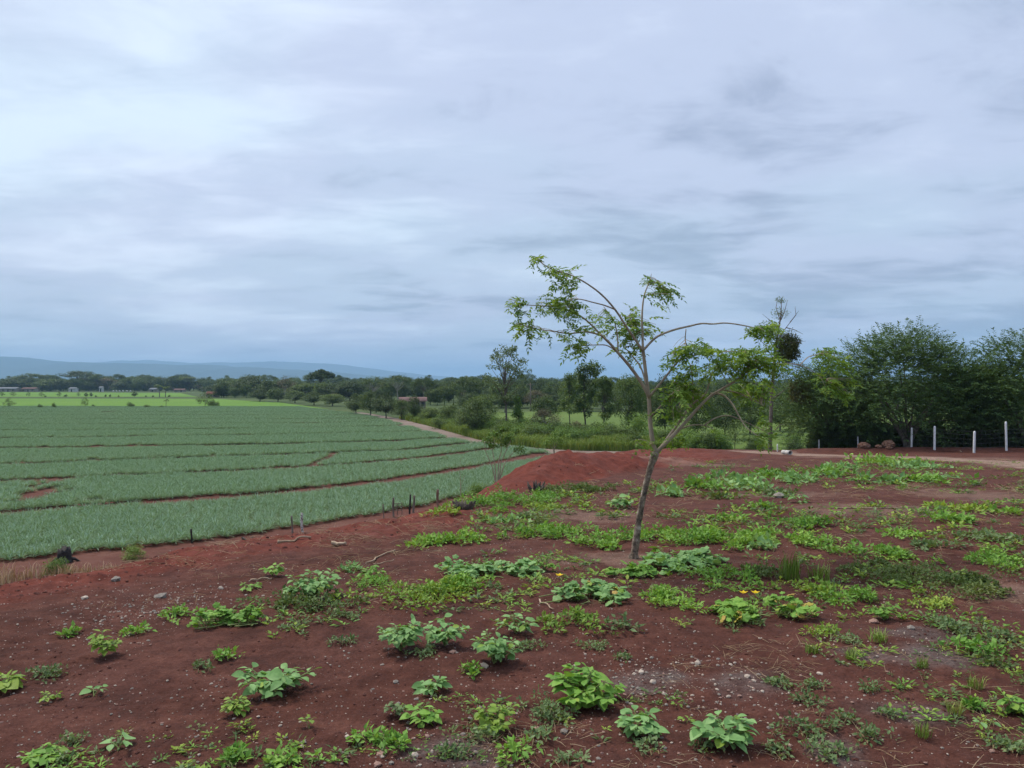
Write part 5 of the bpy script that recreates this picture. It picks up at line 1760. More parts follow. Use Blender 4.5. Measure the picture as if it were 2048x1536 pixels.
# ---- low weeds and mats: (px, foot py, width px, height px, tone, leaf size m, label)
MATS = [
    (600, 1222, 150, 55, 'olive', .04, 'low olive weed spreading in front of the tall feathery weed'),
    (860, 1208, 250, 50, 'yellow', .045, 'long low yellow-green weed bank in the middle left of the pad'),
    (915, 1190, 120, 48, 'fresh', .04, 'feathery hump rising from the right of the long yellow-green bank'),
    (1150, 1268, 115, 52, 'yellow', .04, 'loose yellow-green weed below the vine with yellow stems'),
    (1245, 1272, 60, 50, 'grey', .05, 'grey-green weed at the right end of the loose yellow-green weed'),
    (1320, 1212, 150, 44, 'fresh', .04, 'low feathery green weed between the two sprawling vines'),
    (745, 1176, 80, 36, 'fresh', .035, 'feathery weed below the leafy weed left of the long bank'),
    (870, 1098, 110, 34, 'fresh', .06, 'bright weed mat at the right end of the red berm'),
    (945, 1092, 90, 34, 'fresh', .06, 'second bright weed mat just right of the berm end'),
    (1105, 1082, 130, 50, 'fresh', .06, 'bright weed mat with an olive hump left of the trunk'),
    (1080, 1062, 70, 42, 'olive', .05, 'olive hump behind the bright weed mat left of the trunk'),
    (1195, 1102, 110, 40, 'fresh', .06, 'bright weed mat touching the left of the trunk'),
    (1265, 1092, 110, 62, 'fresh', .06, 'bushy green weed mat right behind the trunk'),
    (1395, 1092, 160, 44, 'fresh', .06, 'long bright weed mat right of the trunk'),
    (1500, 1096, 170, 56, 'fresh', .06, 'thick bright weed bank in the middle right of the pad'),
    (1535, 1108, 60, 40, 'blue', .09, 'dark big-leaved clump inside the thick bright bank'),
    (1600, 1060, 110, 42, 'fresh', .07, 'pale weed mat behind the thick bright bank'),
    (1685, 1118, 80, 44, 'fresh', .06, 'bright rounded mat at the right end of the thick bank'),
    (1640, 1092, 80, 34, 'fresh', .06, 'green mat between the thick bank and its rounded end'),
    (1450, 1166, 120, 44, 'fresh', .045, 'low green weed at the right of the tall pale vine'),
    (1525, 1160, 90, 40, 'olive', .04, 'olive weed beside the grassy tuft'),
    (1700, 1212, 116, 48, 'fresh', .045, 'bright low weed above the compact leafy weed'),
    (1625, 1190, 110, 34, 'yellow', .05, 'yellowing straggly weed left of the bright low weed'),
    (1745, 1150, 130, 34, 'olive', .035, 'olive mat at the left end of the wide olive bank'),
    (1830, 1172, 170, 50, 'olive', .035, 'middle of the wide olive weed bank at the right'),
    (1930, 1180, 140, 56, 'olive', .035, 'right hump of the wide olive weed bank'),
    (1800, 1124, 100, 34, 'fresh', .05, 'bright mat behind the wide olive bank'),
    (1980, 1136, 130, 44, 'fresh', .045, 'bright mat at the right edge behind the olive bank'),
    (1850, 1218, 90, 34, 'yellow', .04, 'thin yellow-green weed below the olive bank'),
    (1950, 1200, 120, 40, 'olive', .04, 'brownish straggle below the right olive hump'),
    (1900, 1262, 80, 34, 'grey', .04, 'dark green clump on the ash patch at the right'),
    (1960, 1282, 130, 34, 'grey', .04, 'grey-green straggle right of the ash patch clump'),
    (1945, 1312, 110, 44, 'fresh', .05, 'leafy sprawling weed at the right below the ash patch'),
    (1985, 1338, 90, 28, 'olive', .04, 'trailing thin weed running to the right edge'),
    (1640, 1282, 60, 36, 'yellow', .035, 'small yellow-green weed right below the withered vine'),
    (1010, 1022, 150, 56, 'fresh', .06, 'bright bushy weeds at the foot of the red mound, left part'),
    (1080, 1006, 90, 34, 'fresh', .06, 'bright weeds at the foot of the red mound, middle part'),
    (1150, 992, 130, 34, 'olive', .06, 'olive weeds at the foot of the red mound, right part'),
    (1095, 1022, 80, 20, 'yellow', .06, 'thin yellow-green patch in front of the mound foot weeds'),
    (890, 1034, 60, 26, 'yellow', .09, 'pale weed beside the leaning reddish fence post'),
    (1010, 1052, 70, 24, 'blue', .09, 'pale patch in front of the red mound end'),
    (1060, 1040, 60, 16, 'grey', .06, 'grey low patch in front of the mound weeds'),
    (700, 1148, 50, 24, 'blue', .05, 'pale small weed right of the tall feathery weed'),
    (1350, 998, 60, 28, 'blue', .16, 'leafy clump at the left end of the far leafy row'),
    (1400, 985, 90, 34, 'fresh', .15, 'second leafy clump of the far row right of the trunk'),
    (1450, 968, 90, 32, 'blue', .16, 'leafy clump behind the second one in the far leafy row'),
    (1490, 985, 110, 38, 'blue', .16, 'big leafy clump in the middle left of the far leafy row'),
    (1540, 960, 90, 30, 'fresh', .17, 'leafy clump behind the big one in the far leafy row'),
    (1595, 972, 100, 34, 'blue', .17, 'leafy clump in the middle of the far leafy row'),
    (1650, 958, 90, 34, 'fresh', .18, 'taller leafy clump right of the middle of the far leafy row'),
    (1690, 945, 70, 24, 'blue', .18, 'back clump of the far leafy row below the pipe'),
    (1765, 938, 110, 34, 'fresh', .20, 'tall leafy clump nearest the pale road'),
    (1830, 944, 90, 28, 'blue', .20, 'leafy clump right of the one nearest the pale road'),
    (1775, 972, 80, 22, 'blue', .19, 'low clump at the front right of the far leafy row'),
    (1840, 968, 100, 18, 'fresh', .19, 'thin long clump at the right of the far leafy row'),
    (1550, 995, 70, 18, 'grey', .13, 'greyish low clump in front of the far leafy row'),
    (1440, 1002, 60, 20, 'olive', .13, 'olive low clump in front of the far leafy row'),
    (1920, 1024, 100, 20, 'yellow', .10, 'long low yellow-green mat near the right edge, middle distance'),
    (1905, 1050, 90, 28, 'fresh', .10, 'green mat below the long low mat near the right edge'),
    (2005, 1030, 60, 18, 'fresh', .10, 'small mat at the right edge, middle distance'),
    (1815, 1082, 80, 24, 'fresh', .08, 'rounded mat alone on bare soil at the right'),
    (1870, 1100, 90, 20, 'grey', .07, 'thin greyish mat right of the rounded lone mat'),
    (1970, 1082, 110, 22, 'grey', .07, 'thin straggly mat at the right edge above the bright mat'),
    (1450, 1042, 60, 16, 'fresh', .08, 'thin green patch behind the long bright mat right of the trunk'),
    (1520, 1018, 60, 14, 'fresh', .09, 'small flat patch on bare soil between the two weed rows'),
    (130, 1140, 52, 24, 'fresh', .035, 'ferny clump beside the white stone at the left of the berm'),
    (18, 1160, 30, 16, 'fresh', .035, 'small green clump at the left edge beyond the berm'),
]
for px_, py_, w_, h_, tn_, lf_, lb_ in MATS:
    mat_weed(px_, py_, w_, h_, tn_, lb_, leaf=lf_)
GREYS = [
    (1098, 1452, 112, 72, 'wide grey-green mat left below the largest bushy weed'), (1068, 1482, 72, 36, 'small grey-green mat beside a brown stone at the bottom middle'),
    (1186, 1302, 62, 22, 'small grey-green mat between the loose weed and the largest bushy weed'), (1242, 1324, 40, 18, 'tiny grey-green mat above the ashy stones'),
    (1560, 1378, 62, 30, 'left one of two cushions right of the ashy stones'), (1628, 1384, 56, 28, 'right one of two cushions right of the ashy stones'),
    (1740, 1388, 34, 16, 'small cushion alone right of the two cushions'), (1615, 1482, 96, 56, 'large grey straggling weed in the lower right'),
    (1622, 1420, 56, 40, 'grey weed just above the large grey straggling weed'), (1676, 1444, 62, 32, 'grey-green weed right of the large grey straggling weed'),
    (905, 1520, 76, 36, 'grey-green mat at the bottom left of the yellow-green dry-stalked weed'), (960, 1488, 62, 40, 'grey weed at the foot of the yellow-green dry-stalked weed'),
    (1290, 1508, 50, 32, 'low dark cushion at the bottom under the flat-topped pale weed'), (1410, 1504, 40, 28, 'cushion at the left foot of the weed with the yellow leaf'),
    (1560, 1512, 60, 22, 'trailing grey mat right of the weed with the yellow leaf'), (1770, 1436, 46, 26, 'small star-shaped weed on the grey ash patch, lower right'),
    (686, 1290, 52, 18, 'flat small mat alone left of the leafy pair'), (690, 1240, 52, 26, 'small cushion above the flat small mat'),
    (1060, 1302, 64, 22, 'small mat at the right foot of the dense leafy weed'), (358, 1238, 70, 30, 'grey cushion left of the rounded bright carpet'),
    (275, 1270, 40, 16, 'tiny mat right of the upright yellow-green sprig'), (406, 1346, 34, 20, 'tiny grey cushion alone in the left foreground'),
    (92, 1356, 96, 26, 'mixed grey and green mat near the left edge'), (142, 1278, 24, 18, 'tiny grey weed left of the upright yellow-green sprig'),
    (142, 1494, 34, 24, 'small grey tuft above the bottom left weed'), (120, 1534, 46, 24, 'grey tuft at the bottom left edge'),
    (790, 1504, 54, 40, 'dark grey-green sprig in the bottom middle left'), (738, 1490, 60, 26, 'green sprig left of the dark grey-green sprig'),
    (572, 1536, 90, 28, 'weed cut by the bottom edge left of centre'), (466, 1528, 32, 26, 'small grey-green sprig at the bottom left of centre'),
    (856, 1318, 52, 28, 'grey mat under the leafy pair'), (1030, 1520, 60, 34, 'green sprig at the bottom edge in the middle'),
    (456, 1322, 52, 26, 'small bright flat weed above the leafy blue-green weed'), (942, 1352, 34, 24, 'tiny green sprig right of the flat pale leaf'),
    (1480, 1236, 60, 24, 'grey mat left of the withered vine'), (1478, 1252, 70, 20, 'low grey weed under the withered vine'),
    (1130, 1535, 50, 24, 'small sprig on the bottom edge right of centre'), (1742, 1490, 60, 40, 'two-leaved trailing sprig in the lower right'),
    (1680, 1522, 110, 40, 'dry grey straggle in the bottom right'), (1995, 1502, 60, 30, 'straggling weed near the bottom right corner'), (2036, 1516, 40, 34, 'dark weed in the bottom right corner'),
    (1942, 1424, 32, 26, 'small green clump right of the grassy tuft at the lower right'), (1690, 1290, 60, 20, 'thin mat above the grey gravel at the right'),
]
for k, (px_, py_, w_, h_, lb_) in enumerate(GREYS):
    fr = any(q in lb_ for q in ('green sprig', 'bright', 'green clump', 'bottom edge left'))
    mat_weed(px_, py_, w_, h_, 'fresh' if fr else 'grey', lb_, leaf=.026 if not fr else .04, dens=.9, lump=6)
for px_, py_, w_, h_, lb_ in [(1580, 1158, 60, 62, 'grassy yellow-green tuft among the weeds right of the tall pale vine'), (1912, 1428, 44, 26, 'dry-tipped grass tuft at the lower right'),
                              (1845, 1474, 44, 28, 'grass tuft below the grey ash patch'), (1702, 1318, 34, 22, 'grass tuft on the grey gravel at the right'), (1755, 1282, 56, 22, 'wide grass tuft on the ash patch'),
                              (1845, 1336, 30, 18, 'tiny grass tuft right of the grey gravel'), (1625, 1306, 40, 20, 'short grass tuft left of the grey gravel'), (1640, 1160, 60, 34, 'fine grass patch left of the bright low weed'),
                              (1952, 1376, 40, 18, 'flat grass tuft near the right edge')]:
    grass_tuft(px_, py_, w_, h_, lb_)

# ---- tiny seedlings, straw and gravel strewn over the pad: uncountable
def strew(n, zone=None, near=2.6, far=30.0, pw=1.0):
    dd = near * (far / near) ** (rng.uniform(0, 1, n) ** pw)
    pp = rng.uniform(-150, 2200, n)
    X, Y = (pp - CX) / F * dd, dd
    s_ = poly_sd(X, Y, EDGE)
    ok_ = s_ > .1
    X, Y = X[ok_], Y[ok_]
    if zone is not None:
        k = zone(X, Y)
        X, Y = X[k], Y[k]
    return X, Y, terrain(X, Y)[0]


def small_plant_mesh(seed, mat):
    r_ = np.random.default_rng(seed)
    b = MB()
    n = 14
    a_ = r_.uniform(0, 6.28, n)
    D = np.stack([np.cos(a_), np.sin(a_), r_.uniform(.1, .9, n)], -1)
    P = D * r_.uniform(0, .05, n)[:, None]
    b.leaves(P, D, np.tile([[0, 0, 1.0]], (n, 1)) + unit(r_, n) * .4, r_.uniform(.02, .05, n), r_.uniform(.01, .024, n), r_.uniform(0, 1, n))
    return b.mesh('seedling', M[mat])


X, Y, Z = strew(7000, lambda x, y: (fbm(x * .6, y * .6, 4, 201) + .22 * sstep(0, 6, x) + .16 * sstep(5.5, 9.5, y) - .12 * sstep(0, -2, x) > .26) & (terrain(x, y, False)[1] < .5), 2.8, 32)
scatter('seedlings', np.stack([X, Y, Z], -1), rng.uniform(0, 6.28, len(X)), rng.uniform(.4, 1.5, len(X)) * np.clip(Y / 6, .7, 2.4), rng.integers(0, 4, len(X)),
        [small_plant_mesh(800, 'leaf_grey'), small_plant_mesh(801, 'leaf_fresh'), small_plant_mesh(802, 'leaf_olive'), small_plant_mesh(803, 'leaf_yellow')],
        'tiny scattered seedlings on the red earth')


def stone_mesh(seed, mat, flat=.6, sub=1):
    r_ = np.random.default_rng(seed)
    import bmesh
    bm = bmesh.new()
    bmesh.ops.create_icosphere(bm, subdivisions=sub, radius=.5)
    ax = r_.uniform(.7, 1.25, 3)
    for v_ in bm.verts:
        v_.co = Vector((v_.co.x * ax[0], v_.co.y * ax[1], v_.co.z * ax[2] * flat)) * (1 + r_.normal(0, .16 if sub < 3 else .07))
    me_ = bpy.data.meshes.new('stone')
    bm.to_mesh(me_)
    bm.free()
    me_.materials.append(M[mat])
    return me_


PEB = [stone_mesh(900 + k, m_) for k, m_ in enumerate(['stone_w', 'stone_g', 'stone_p', 'stone_w', 'stone_p', 'soil'])]
PEB[5] = stone_mesh(905, 'stone_p', .7)
X1, Y1, Z1 = strew(17000, lambda x, y: (fbm(x * .5, y * .5, 3, 221) > -.18), 2.7, 22, .8)
s1 = .005 + .016 * rng.uniform(0, 1, len(X1)) ** 3
ashx = [hit(*p) for p in [(1300, 1355), (1390, 1360), (1490, 1365), (1250, 1370), (1730, 1310), (940, 1505), (860, 1525), (260, 1215), (320, 1190), (400, 1200), (230, 1240), (300, 1240)]]
XA, YA = [], []
for hx, hy, hz_ in ashx:
    XA.append(hx + rng.normal(0, .22 + .015 * hy, 130))
    YA.append(hy + rng.normal(0, .25 + .02 * hy, 130))
XA, YA = np.concatenate(XA), np.concatenate(YA)
ZA = terrain(XA, YA)[0]
sA = .007 + .022 * rng.uniform(0, 1, len(XA)) ** 2.5
X, Y, Z, S = np.concatenate([X1, XA]), np.concatenate([Y1, YA]), np.concatenate([Z1, ZA]), np.concatenate([s1, sA])
scatter('gravel', np.stack([X, Y, Z + S * .1], -1), rng.uniform(0, 6.28, len(X)), S, rng.choice(5, len(X), p=[.34, .22, .2, .14, .1]), PEB[:5], 'pale gravel strewn over the red earth')


def clod_mesh(seed):
    return stone_mesh(seed, 'clod', .7)


M['clod'] = rough_mat('earth_clod', (.075, .028, .021), (.135, .046, .034), 6, .95, .6)
X, Y, Z = strew(14000, None, 2.6, 26, .9)
S = (.008 + .03 * rng.uniform(0, 1, len(X)) ** 4) * (.8 + .9 * terrain(X, Y, False)[1])
scatter('soil_clods', np.stack([X, Y, Z], -1), rng.uniform(0, 6.28, len(X)), S, rng.integers(0, 3, len(X)), [clod_mesh(910 + k) for k in range(3)], 'loose clods of red earth')


def straw_mesh(seed):
    r_ = np.random.default_rng(seed)
    b = MB()
    for k in range(5):
        a_ = r_.uniform(0, 6.28)
        c = np.array([r_.normal(0, .06), r_.normal(0, .06), r_.uniform(.002, .02)])
        d_ = np.array([math.cos(a_), math.sin(a_), r_.normal(0, .12)]) * r_.uniform(.03, .10)
        b.tube([c - d_, c + np.array([0, 0, .006]), c + d_], [.0012, .0016, .0008], 3, r_.uniform(0, 1))
    return b.mesh('straw', M['straw'])


X, Y, Z = strew(2600, lambda x, y: fbm(x * .4, y * .4, 3, 231) > -.02, 3.0, 34, .8)
scatter('straw_litter', np.stack([X, Y, Z], -1), rng.uniform(0, 6.28, len(X)), rng.uniform(.7, 1.5, len(X)) * np.clip(Y / 9, .7, 2), rng.integers(0, 3, len(X)), [straw_mesh(920 + k) for k in range(3)],
        'dry straw and twig litter on the red earth')

# ---- larger stones
ST = [(142, 1142, 18, 'stone_w', 'white stone at the foot of the ferny clump on the left berm'), (318, 1196, 24, 'stone_g', 'grey slab-like stone in the rubble left of the rounded carpet'),
      (232, 1162, 22, 'stone_g', 'dark grey stone on top of the rubble at the left'), (170, 1198, 16, 'stone_w', 'pale stone at the left of the rubble'), (442, 1178, 14, 'stone_w', 'pale stone beside the low weed at the berm foot'),
      (905, 1306, 20, 'stone_p', 'flat pinkish stone at the right foot of the leafy pair'), (970, 1334, 18, 'stone_w', 'pale disc at the foot of the dense leafy weed'), (1075, 1462, 20, 'stone_p', 'brown stone beside the wide grey-green mat'),
      (1128, 1465, 18, 'stone_g', 'grey-pink stone right of the wide grey-green mat'), (1282, 1346, 16, 'stone_w', 'pale stone on the left ash patch, upper one'), (1268, 1351, 11, 'stone_w', 'small white stone left of the upper pale ash stone'),
      (1306, 1366, 14, 'stone_w', 'rounded white stone on the left ash patch'), (1330, 1390, 12, 'stone_w', 'white stone below the left ash patch'), (1397, 1327, 15, 'stone_w', 'white stone above the ash patches'),
      (1494, 1356, 14, 'stone_w', 'white stone on the right ash patch'), (1508, 1364, 10, 'stone_w', 'small white stone at the right end of the ash patch'), (1462, 1331, 11, 'stone_w', 'small white stone above the right ash patch'),
      (762, 1512, 22, 'stone_p', 'orange-brown stone chip at the bottom left of centre'), (756, 1531, 18, 'stone_p', 'reddish stone chip on the bottom edge'), (830, 1515, 20, 'stone_w', 'pale tan stone at the bottom left of centre'),
      (783, 1528, 14, 'stone_g', 'grey stone right of the reddish chip'), (694, 1475, 13, 'stone_w', 'pale egg-shaped stone in the lower left'), (608, 1487, 11, 'stone_g', 'grey stone below the thin yellow-green stalk'),
      (792, 1366, 14, 'stone_g', 'grey stone above the thin grey upright weed'), (764, 1331, 10, 'stone_g', 'small grey stone left below the leafy pair'), (855, 1474, 13, 'stone_p', 'pinkish stone right below the pointed-leaf weed'),
      (1822, 1258, 18, 'stone_g', 'grey stone on the upper right ash patch'), (1640, 1349, 13, 'stone_w', 'pale stone right of the two cushions'), (1830, 1424, 18, 'stone_p', 'flat pink chip on the lower right ash patch'),
      (1558, 996, 26, 'stone_g', 'grey stone in front of the far leafy row'), (1748, 1246, 20, 'stone_p', 'reddish chip below the compact leafy weed'), (1985, 1506, 14, 'stone_p', 'pink stone near the bottom right corner')]
STM = {}
for k, (px_, py_, w_, m_, lb_) in enumerate(ST):
    key = (m_, k % 3)
    if key not in STM:
        STM[key] = stone_mesh(940 + k, m_, .55, 1)
    hx, hy, hz_ = hit(px_, py_)
    o = link('stone', STM[key], None, (hx, hy, hz_ + .12 * w_ * hy / F), (rng.uniform(-.2, .2), rng.uniform(-.2, .2), rng.uniform(0, 6.28)), w_ * hy / F)
    tag(o, lb_, 'stone')
# ---- dry sticks
for k, (p0, p1, r0, lb_) in enumerate([((730, 1128), (795, 1100), .012, 'crooked dry stick at the foot of the berm, middle'), ((745, 1132), (790, 1122), .008, 'thin straight stick in front of the crooked one'),
                                       ((1077, 1202), (1108, 1222), .008, 'dry stick at the left end of the vine with yellow stems'), ((556, 1084), (620, 1078), .02, 'pale bare branch lying on the berm'),
                                       ((665, 1091), (690, 1092), .03, 'short pale wood piece on the berm'), ((1680, 1018), (1830, 1016), .012, 'long thin dry branch on bare soil in the middle right'),
                                       ((95, 1136), (136, 1118), .014, 'pale stick leaning beside the ferny clump'), ((500, 1164), (545, 1160), .012, 'orange-brown dry stalk at the berm foot'),
                                       ((1880, 893), (1922, 900), .05, 'pale plank lying below the tallest white post')]):
    a_, b_ = hit(*p0), hit(*p1)
    n_ = 9
    P = np.stack([np.linspace(a_[i], b_[i], n_) for i in range(3)], -1)
    ln = np.linalg.norm(P[-1] - P[0])
    P[:, 0] += .03 * ln * np.sin(np.arange(n_) * 1.3 + k)
    P[:, 1] += .05 * ln * np.cos(np.arange(n_) * 1.1 + k)
    P[:, 2] = terrain(P[:, 0], P[:, 1])[0] + r0 * .9 + .01 * np.abs(np.sin(np.arange(n_) * .8 + k))
    b = MB()
    c0 = P[0].copy()
    b.tube(P - c0, np.linspace(r0, r0 * .6, n_), 6, cap=True)
    o = link('dry_stick', b.mesh('dry_stick', M['dry_wood'] if 'dry_wood' in M else M['straw']), None, c0)
    tag(o, lb_, 'stick')

# ================================================================== FENCES, POSTS AND BUILT THINGS
M['dry_wood'] = rough_mat('dry_pale_wood', (.28, .19, .12), (.46, .36, .26), 9, .9, .5)
for o_ in list(COL.objects):
    if o_.name.startswith('dry_stick'):
        o_.data.materials[0] = M['dry_wood']


# ---- white concrete fence posts
def white_post(px, base, top, label, d, wpx=5.0):
    x_ = (px - CX) / F * d
    z_ = zt(x_, d)
    ztop = EYE - (top - CY) / F * d
    w = wpx * .60 * d / F / 2
    b = MB()
    V = []
    h_ = ztop - z_
    for zz, ww in ((-.3, w), (h_ - .12, w * .95), (h_ - .03, w * .8), (h_, w * .4)):
        V += [(-ww, -ww, zz), (ww, -ww, zz), (ww, ww, zz), (-ww, ww, zz)]
    fq_ = []
    for r_ in range(3):
        for c in range(4):
            fq_.append((r_ * 4 + c, r_ * 4 + (c + 1) % 4, r_ * 4 + 4 + (c + 1) % 4, r_ * 4 + 4 + c))
    fq_.append((12, 13, 14, 15))
    b.add(V, fq_)
    o = link('fence_post', b.mesh('fence_post', M['white_paint'], False), None, (x_, d, z_), (rng.uniform(-.02, .02), rng.uniform(-.025, .025), rng.uniform(0, .6)))
    return tag(o, label, 'fence post', 'white fence posts at the far edge of the pad')


white_post(2013, 897, 843, 'tallest white fence post, rightmost of the row', 44.0, 5.4)
white_post(1948, 901, 862, 'second white fence post from the right', 43.5, 5.4)
white_post(1869, 899, 852, 'white fence post in the middle of the row right of the trunk', 45.0, 5.2)
white_post(1823, 897, 855, 'white fence post beside the trunk of the big shade tree', 46.5, 4.6)
white_post(1716, 893, 873, 'short white post beside the brown boulders', 49.0, 3.4)
white_post(1638, 897, 879, 'short white post alone left of the boulders', 50.0, 3.4)
white_post(1555, 899, 888, 'white stub post at the left end of the pipe', 48.0, 3.0)
wf = MB()
fpts = [(1555, 48.2), (1638, 50.1), (1716, 49.1), (1823, 46.6), (1869, 45.1), (1948, 43.6), (2013, 44.1), (2120, 43)]
FP = np.array([((a_ - CX) / F * d_, d_, zt((a_ - CX) / F * d_, d_)) for a_, d_ in fpts])
org_ = FP[0].copy()
for h_ in (.25, .5, .75, 1.0, 1.2):
    for a_, b_ in zip(FP[:-1], FP[1:]):
        wf.tube([a_ + [0, 0, h_] - org_, (a_ + b_) / 2 + [0, 0, h_ - .02] - org_, b_ + [0, 0, h_] - org_], .006, 4)
for a_, b_ in zip(FP[:-1], FP[1:]):
    n_ = int(np.linalg.norm(b_ - a_) / .3)
    for k in range(n_):
        q = a_ + (b_ - a_) * (k + .5) / n_ - org_
        wf.tube([q + [0, 0, .1], q + [0, 0, 1.2]], .004, 3)
tag(link('wire_mesh_fence', wf.mesh('wire_mesh_fence', M['wire']), None, org_), 'dark wire mesh strung along the white fence posts', 'fence')

# ---- boulders by the fence, pipe
for px_, py_, w_, sz, lb_ in [(1728, 893, 22, (1, .8, .62), 'low reddish boulder just right of the short white post'), (1757, 893, 18, (1, .8, .5), 'small dark red boulder between the two larger ones'),
                              (1777, 893, 24, (1, .8, .85), 'tallest brown boulder by the fence, near the shade tree trunk'), (1778, 896, 16, (1, .7, .35), 'flat stone under the tallest brown boulder')]:
    d = 45.9 if w_ > 17 else 45.5
    x_ = (px_ - CX) / F * d
    w = w_ * d / F
    o = link('boulder', stone_mesh(int(px_), 'boulder', 1.0, 3), None, (x_, d, zt(x_, d) + w * sz[2] * .3), (0, 0, px_ * .1), (w * sz[0], w * sz[1], w * sz[2]))
    tag(o, lb_, 'boulder')
a_, b_ = hit(1566, 909), hit(1616, 914)
A, B = np.array(a_), np.array(b_)
A[2], B[2] = A[2] + .13, B[2] + .13
B[1] = A[1] - 1.2
B[2] = zt(B[0], B[1]) + .13
po = bpy.data.objects.new('drain_pipe', None)
COL.objects.link(po)
po.location = A
tag(po, 'pale concrete pipe lying at the edge of the red fill', 'pipe')
for k in range(2):
    p0, p1 = (B - A) * (k * .5 + (.004 if k else 0)), (B - A) * (k * .5 + .496)
    pb = MB()
    n_ = 20
    ax = (p1 - p0) / np.linalg.norm(p1 - p0)
    s1_ = np.cross(ax, [0, 0, 1.0])
    s1_ /= np.linalg.norm(s1_)
    s2_ = np.cross(ax, s1_)
    an_ = np.linspace(0, 2 * np.pi, n_, endpoint=False)
    ring = np.cos(an_)[:, None] * s1_ + np.sin(an_)[:, None] * s2_
    V = np.concatenate([p0 + ring * .115, p1 + ring * .115, p1 + ring * .09, p0 + ring * .09])
    i = np.arange(n_)
    j = (i + 1) % n_
    pb.add(V, np.concatenate([np.stack([i + q * n_, j + q * n_, j + (q + 1) % 4 * n_, i + (q + 1) % 4 * n_], -1) for q in range(4)]))
    link('pipe_section', pb.mesh('pipe_section', M['concrete'], False), po)


# ---- old fence posts at the near edge of the pineapple field
def old_post(px, top, d, wpx, mat, label, lean=0.0, z=FIELD_Z):
    x_ = (px - CX) / F * d
    ztop = EYE - (top - CY) / F * d
    zz_ = max(z, zt(x_, d))
    h_ = ztop - zz_
    b = MB()
    w = wpx * d / F / 2
    t = np.linspace(0, 1, 7)
    b.tube(np.stack([lean * t * h_ + .02 * np.sin(t * 5 + px), 0 * t, -.25 + (h_ + .25) * t], -1), w * (1 + .12 * np.sin(t * 9 + px)), 8, cap=True)
    o = link('old_post', b.mesh('old_post', M[mat]), None, (x_, d, zz_))
    return tag(o, label, 'fence post', 'old wooden posts at the near edge of the pineapple field')


old_post(383, 1058, 32.0, 3.6, 'black_wood', 'short black post alone at the field edge, far left of the posts')
old_post(584, 1032, 34.2, 3.4, 'old_wood', 'thin grey post just left of the lichen-white post')
old_post(605, 1026, 34.4, 5.0, 'lichen_wood', 'lichen-white post at the field edge', -.04)
old_post(767, 1008, 37.6, 2.4, 'old_wood', 'thin broken grey post left of the wire gate')
old_post(787, 995, 38.2, 4.2, 'old_wood', 'grey post carrying the wire gate')
old_post(820, 989, 38.6, 4.0, 'black_wood', 'black post, left one of the close pair')
old_post(827, 991, 39.6, 4.4, 'old_wood', 'grey post, right one of the close pair', .03)
old_post(874, 979, 41.0, 5.0, 'red_wood', 'reddish leaning post at the right end of the old posts', .06)
gt = MB()
d = 38.4
q0 = np.array(ray(787, 1010, d))
for pa, pb_ in (((787, 1008), (804, 1006)), ((804, 1006), (804, 1030)), ((787, 1022), (804, 1020)), ((787, 1014), (804, 1012)), ((795, 1008), (795, 1030))):
    gt.tube([np.array(ray(*pa, d)) - q0, np.array(ray(*pb_, d)) - q0], .018, 5)
tag(link('wire_gate', gt.mesh('wire_gate', M['old_wood']), None, q0), 'small rickety wire gate hanging on the grey post', 'gate')


# ---- burnt stump, rubber flap, dead root clumps
def lumpy(name, px, py, d, w, h, mat, label, cat, seed, spikes=6):
    x_, z_ = (px - CX) / F * d, EYE - (py - CY) / F * d
    r_ = np.random.default_rng(seed)
    b = MB()
    for k in range(spikes):
        a_ = r_.uniform(0, 6.28)
        e_ = np.array([math.cos(a_) * w * .5, math.sin(a_) * w * .4, h * r_.uniform(.3, 1)])
        b.tube([np.array([0, 0, -.15]) + e_ * [.2, .2, 0], e_ * [.7, .7, .45], e_], [w * .13, w * .09, w * .03], 7, cap=True)
    o = link(name, b.mesh(name, M[mat]), None, (x_, d, z_))
    return tag(o, label, cat)


def burnt_stump():
    d = 28.6
    x_ = (128 - CX) / F * d
    o = bpy.data.objects.new('burnt_stump', None)
    COL.objects.link(o)
    o.location = (x_, d, FIELD_Z)
    o.scale = (.75, .75, .85)
    tag(o, 'charred black stump at the field edge on the left', 'stump')
    r_ = np.random.default_rng(31)
    b = MB()
    n = 14
    an_ = np.linspace(0, 2 * np.pi, n, endpoint=False)
    V = []
    for zz, rr_ in ((-.1, .42), (.12, .33), (.32, .29), (.5, .27)):
        rad = rr_ * (1 + .16 * np.sin(an_ * 3 + 1) + r_.normal(0, .06, n))
        top_ = zz + (r_.uniform(-.16, .2, n) if zz > .4 else 0)
        V.append(np.stack([np.cos(an_) * rad, np.sin(an_) * rad, np.broadcast_to(top_, (n,))], -1))
    i = np.arange(3)[:, None] * n
    j = np.arange(n)[None, :]
    b.add(np.concatenate(V), np.stack([i + j, i + (j + 1) % n, i + n + (j + 1) % n, i + n + j], -1).reshape(-1, 4))
    c = b.n
    b.add([(0, 0, .38)], np.zeros((0, 3), int))
    b.f.append(np.array([(3 * n + k, 3 * n + (k + 1) % n, c) for k in range(n)]))
    link('trunk', b.mesh('trunk', M['black_wood'], False), o)
    for k, (a_, ln) in enumerate(((.3, .75), (1.9, .6), (2.8, .8), (4.2, .65), (5.4, .7))):
        b = MB()
        b.tube([(math.cos(a_) * .2, math.sin(a_) * .2, .12), (math.cos(a_) * ln * .6, math.sin(a_) * ln * .6, .1 + .08 * (k % 2)), (math.cos(a_) * ln, math.sin(a_) * ln, -.06)], [.10, .07, .03], 7)
        link('root', b.mesh('root', M['black_wood']), o)


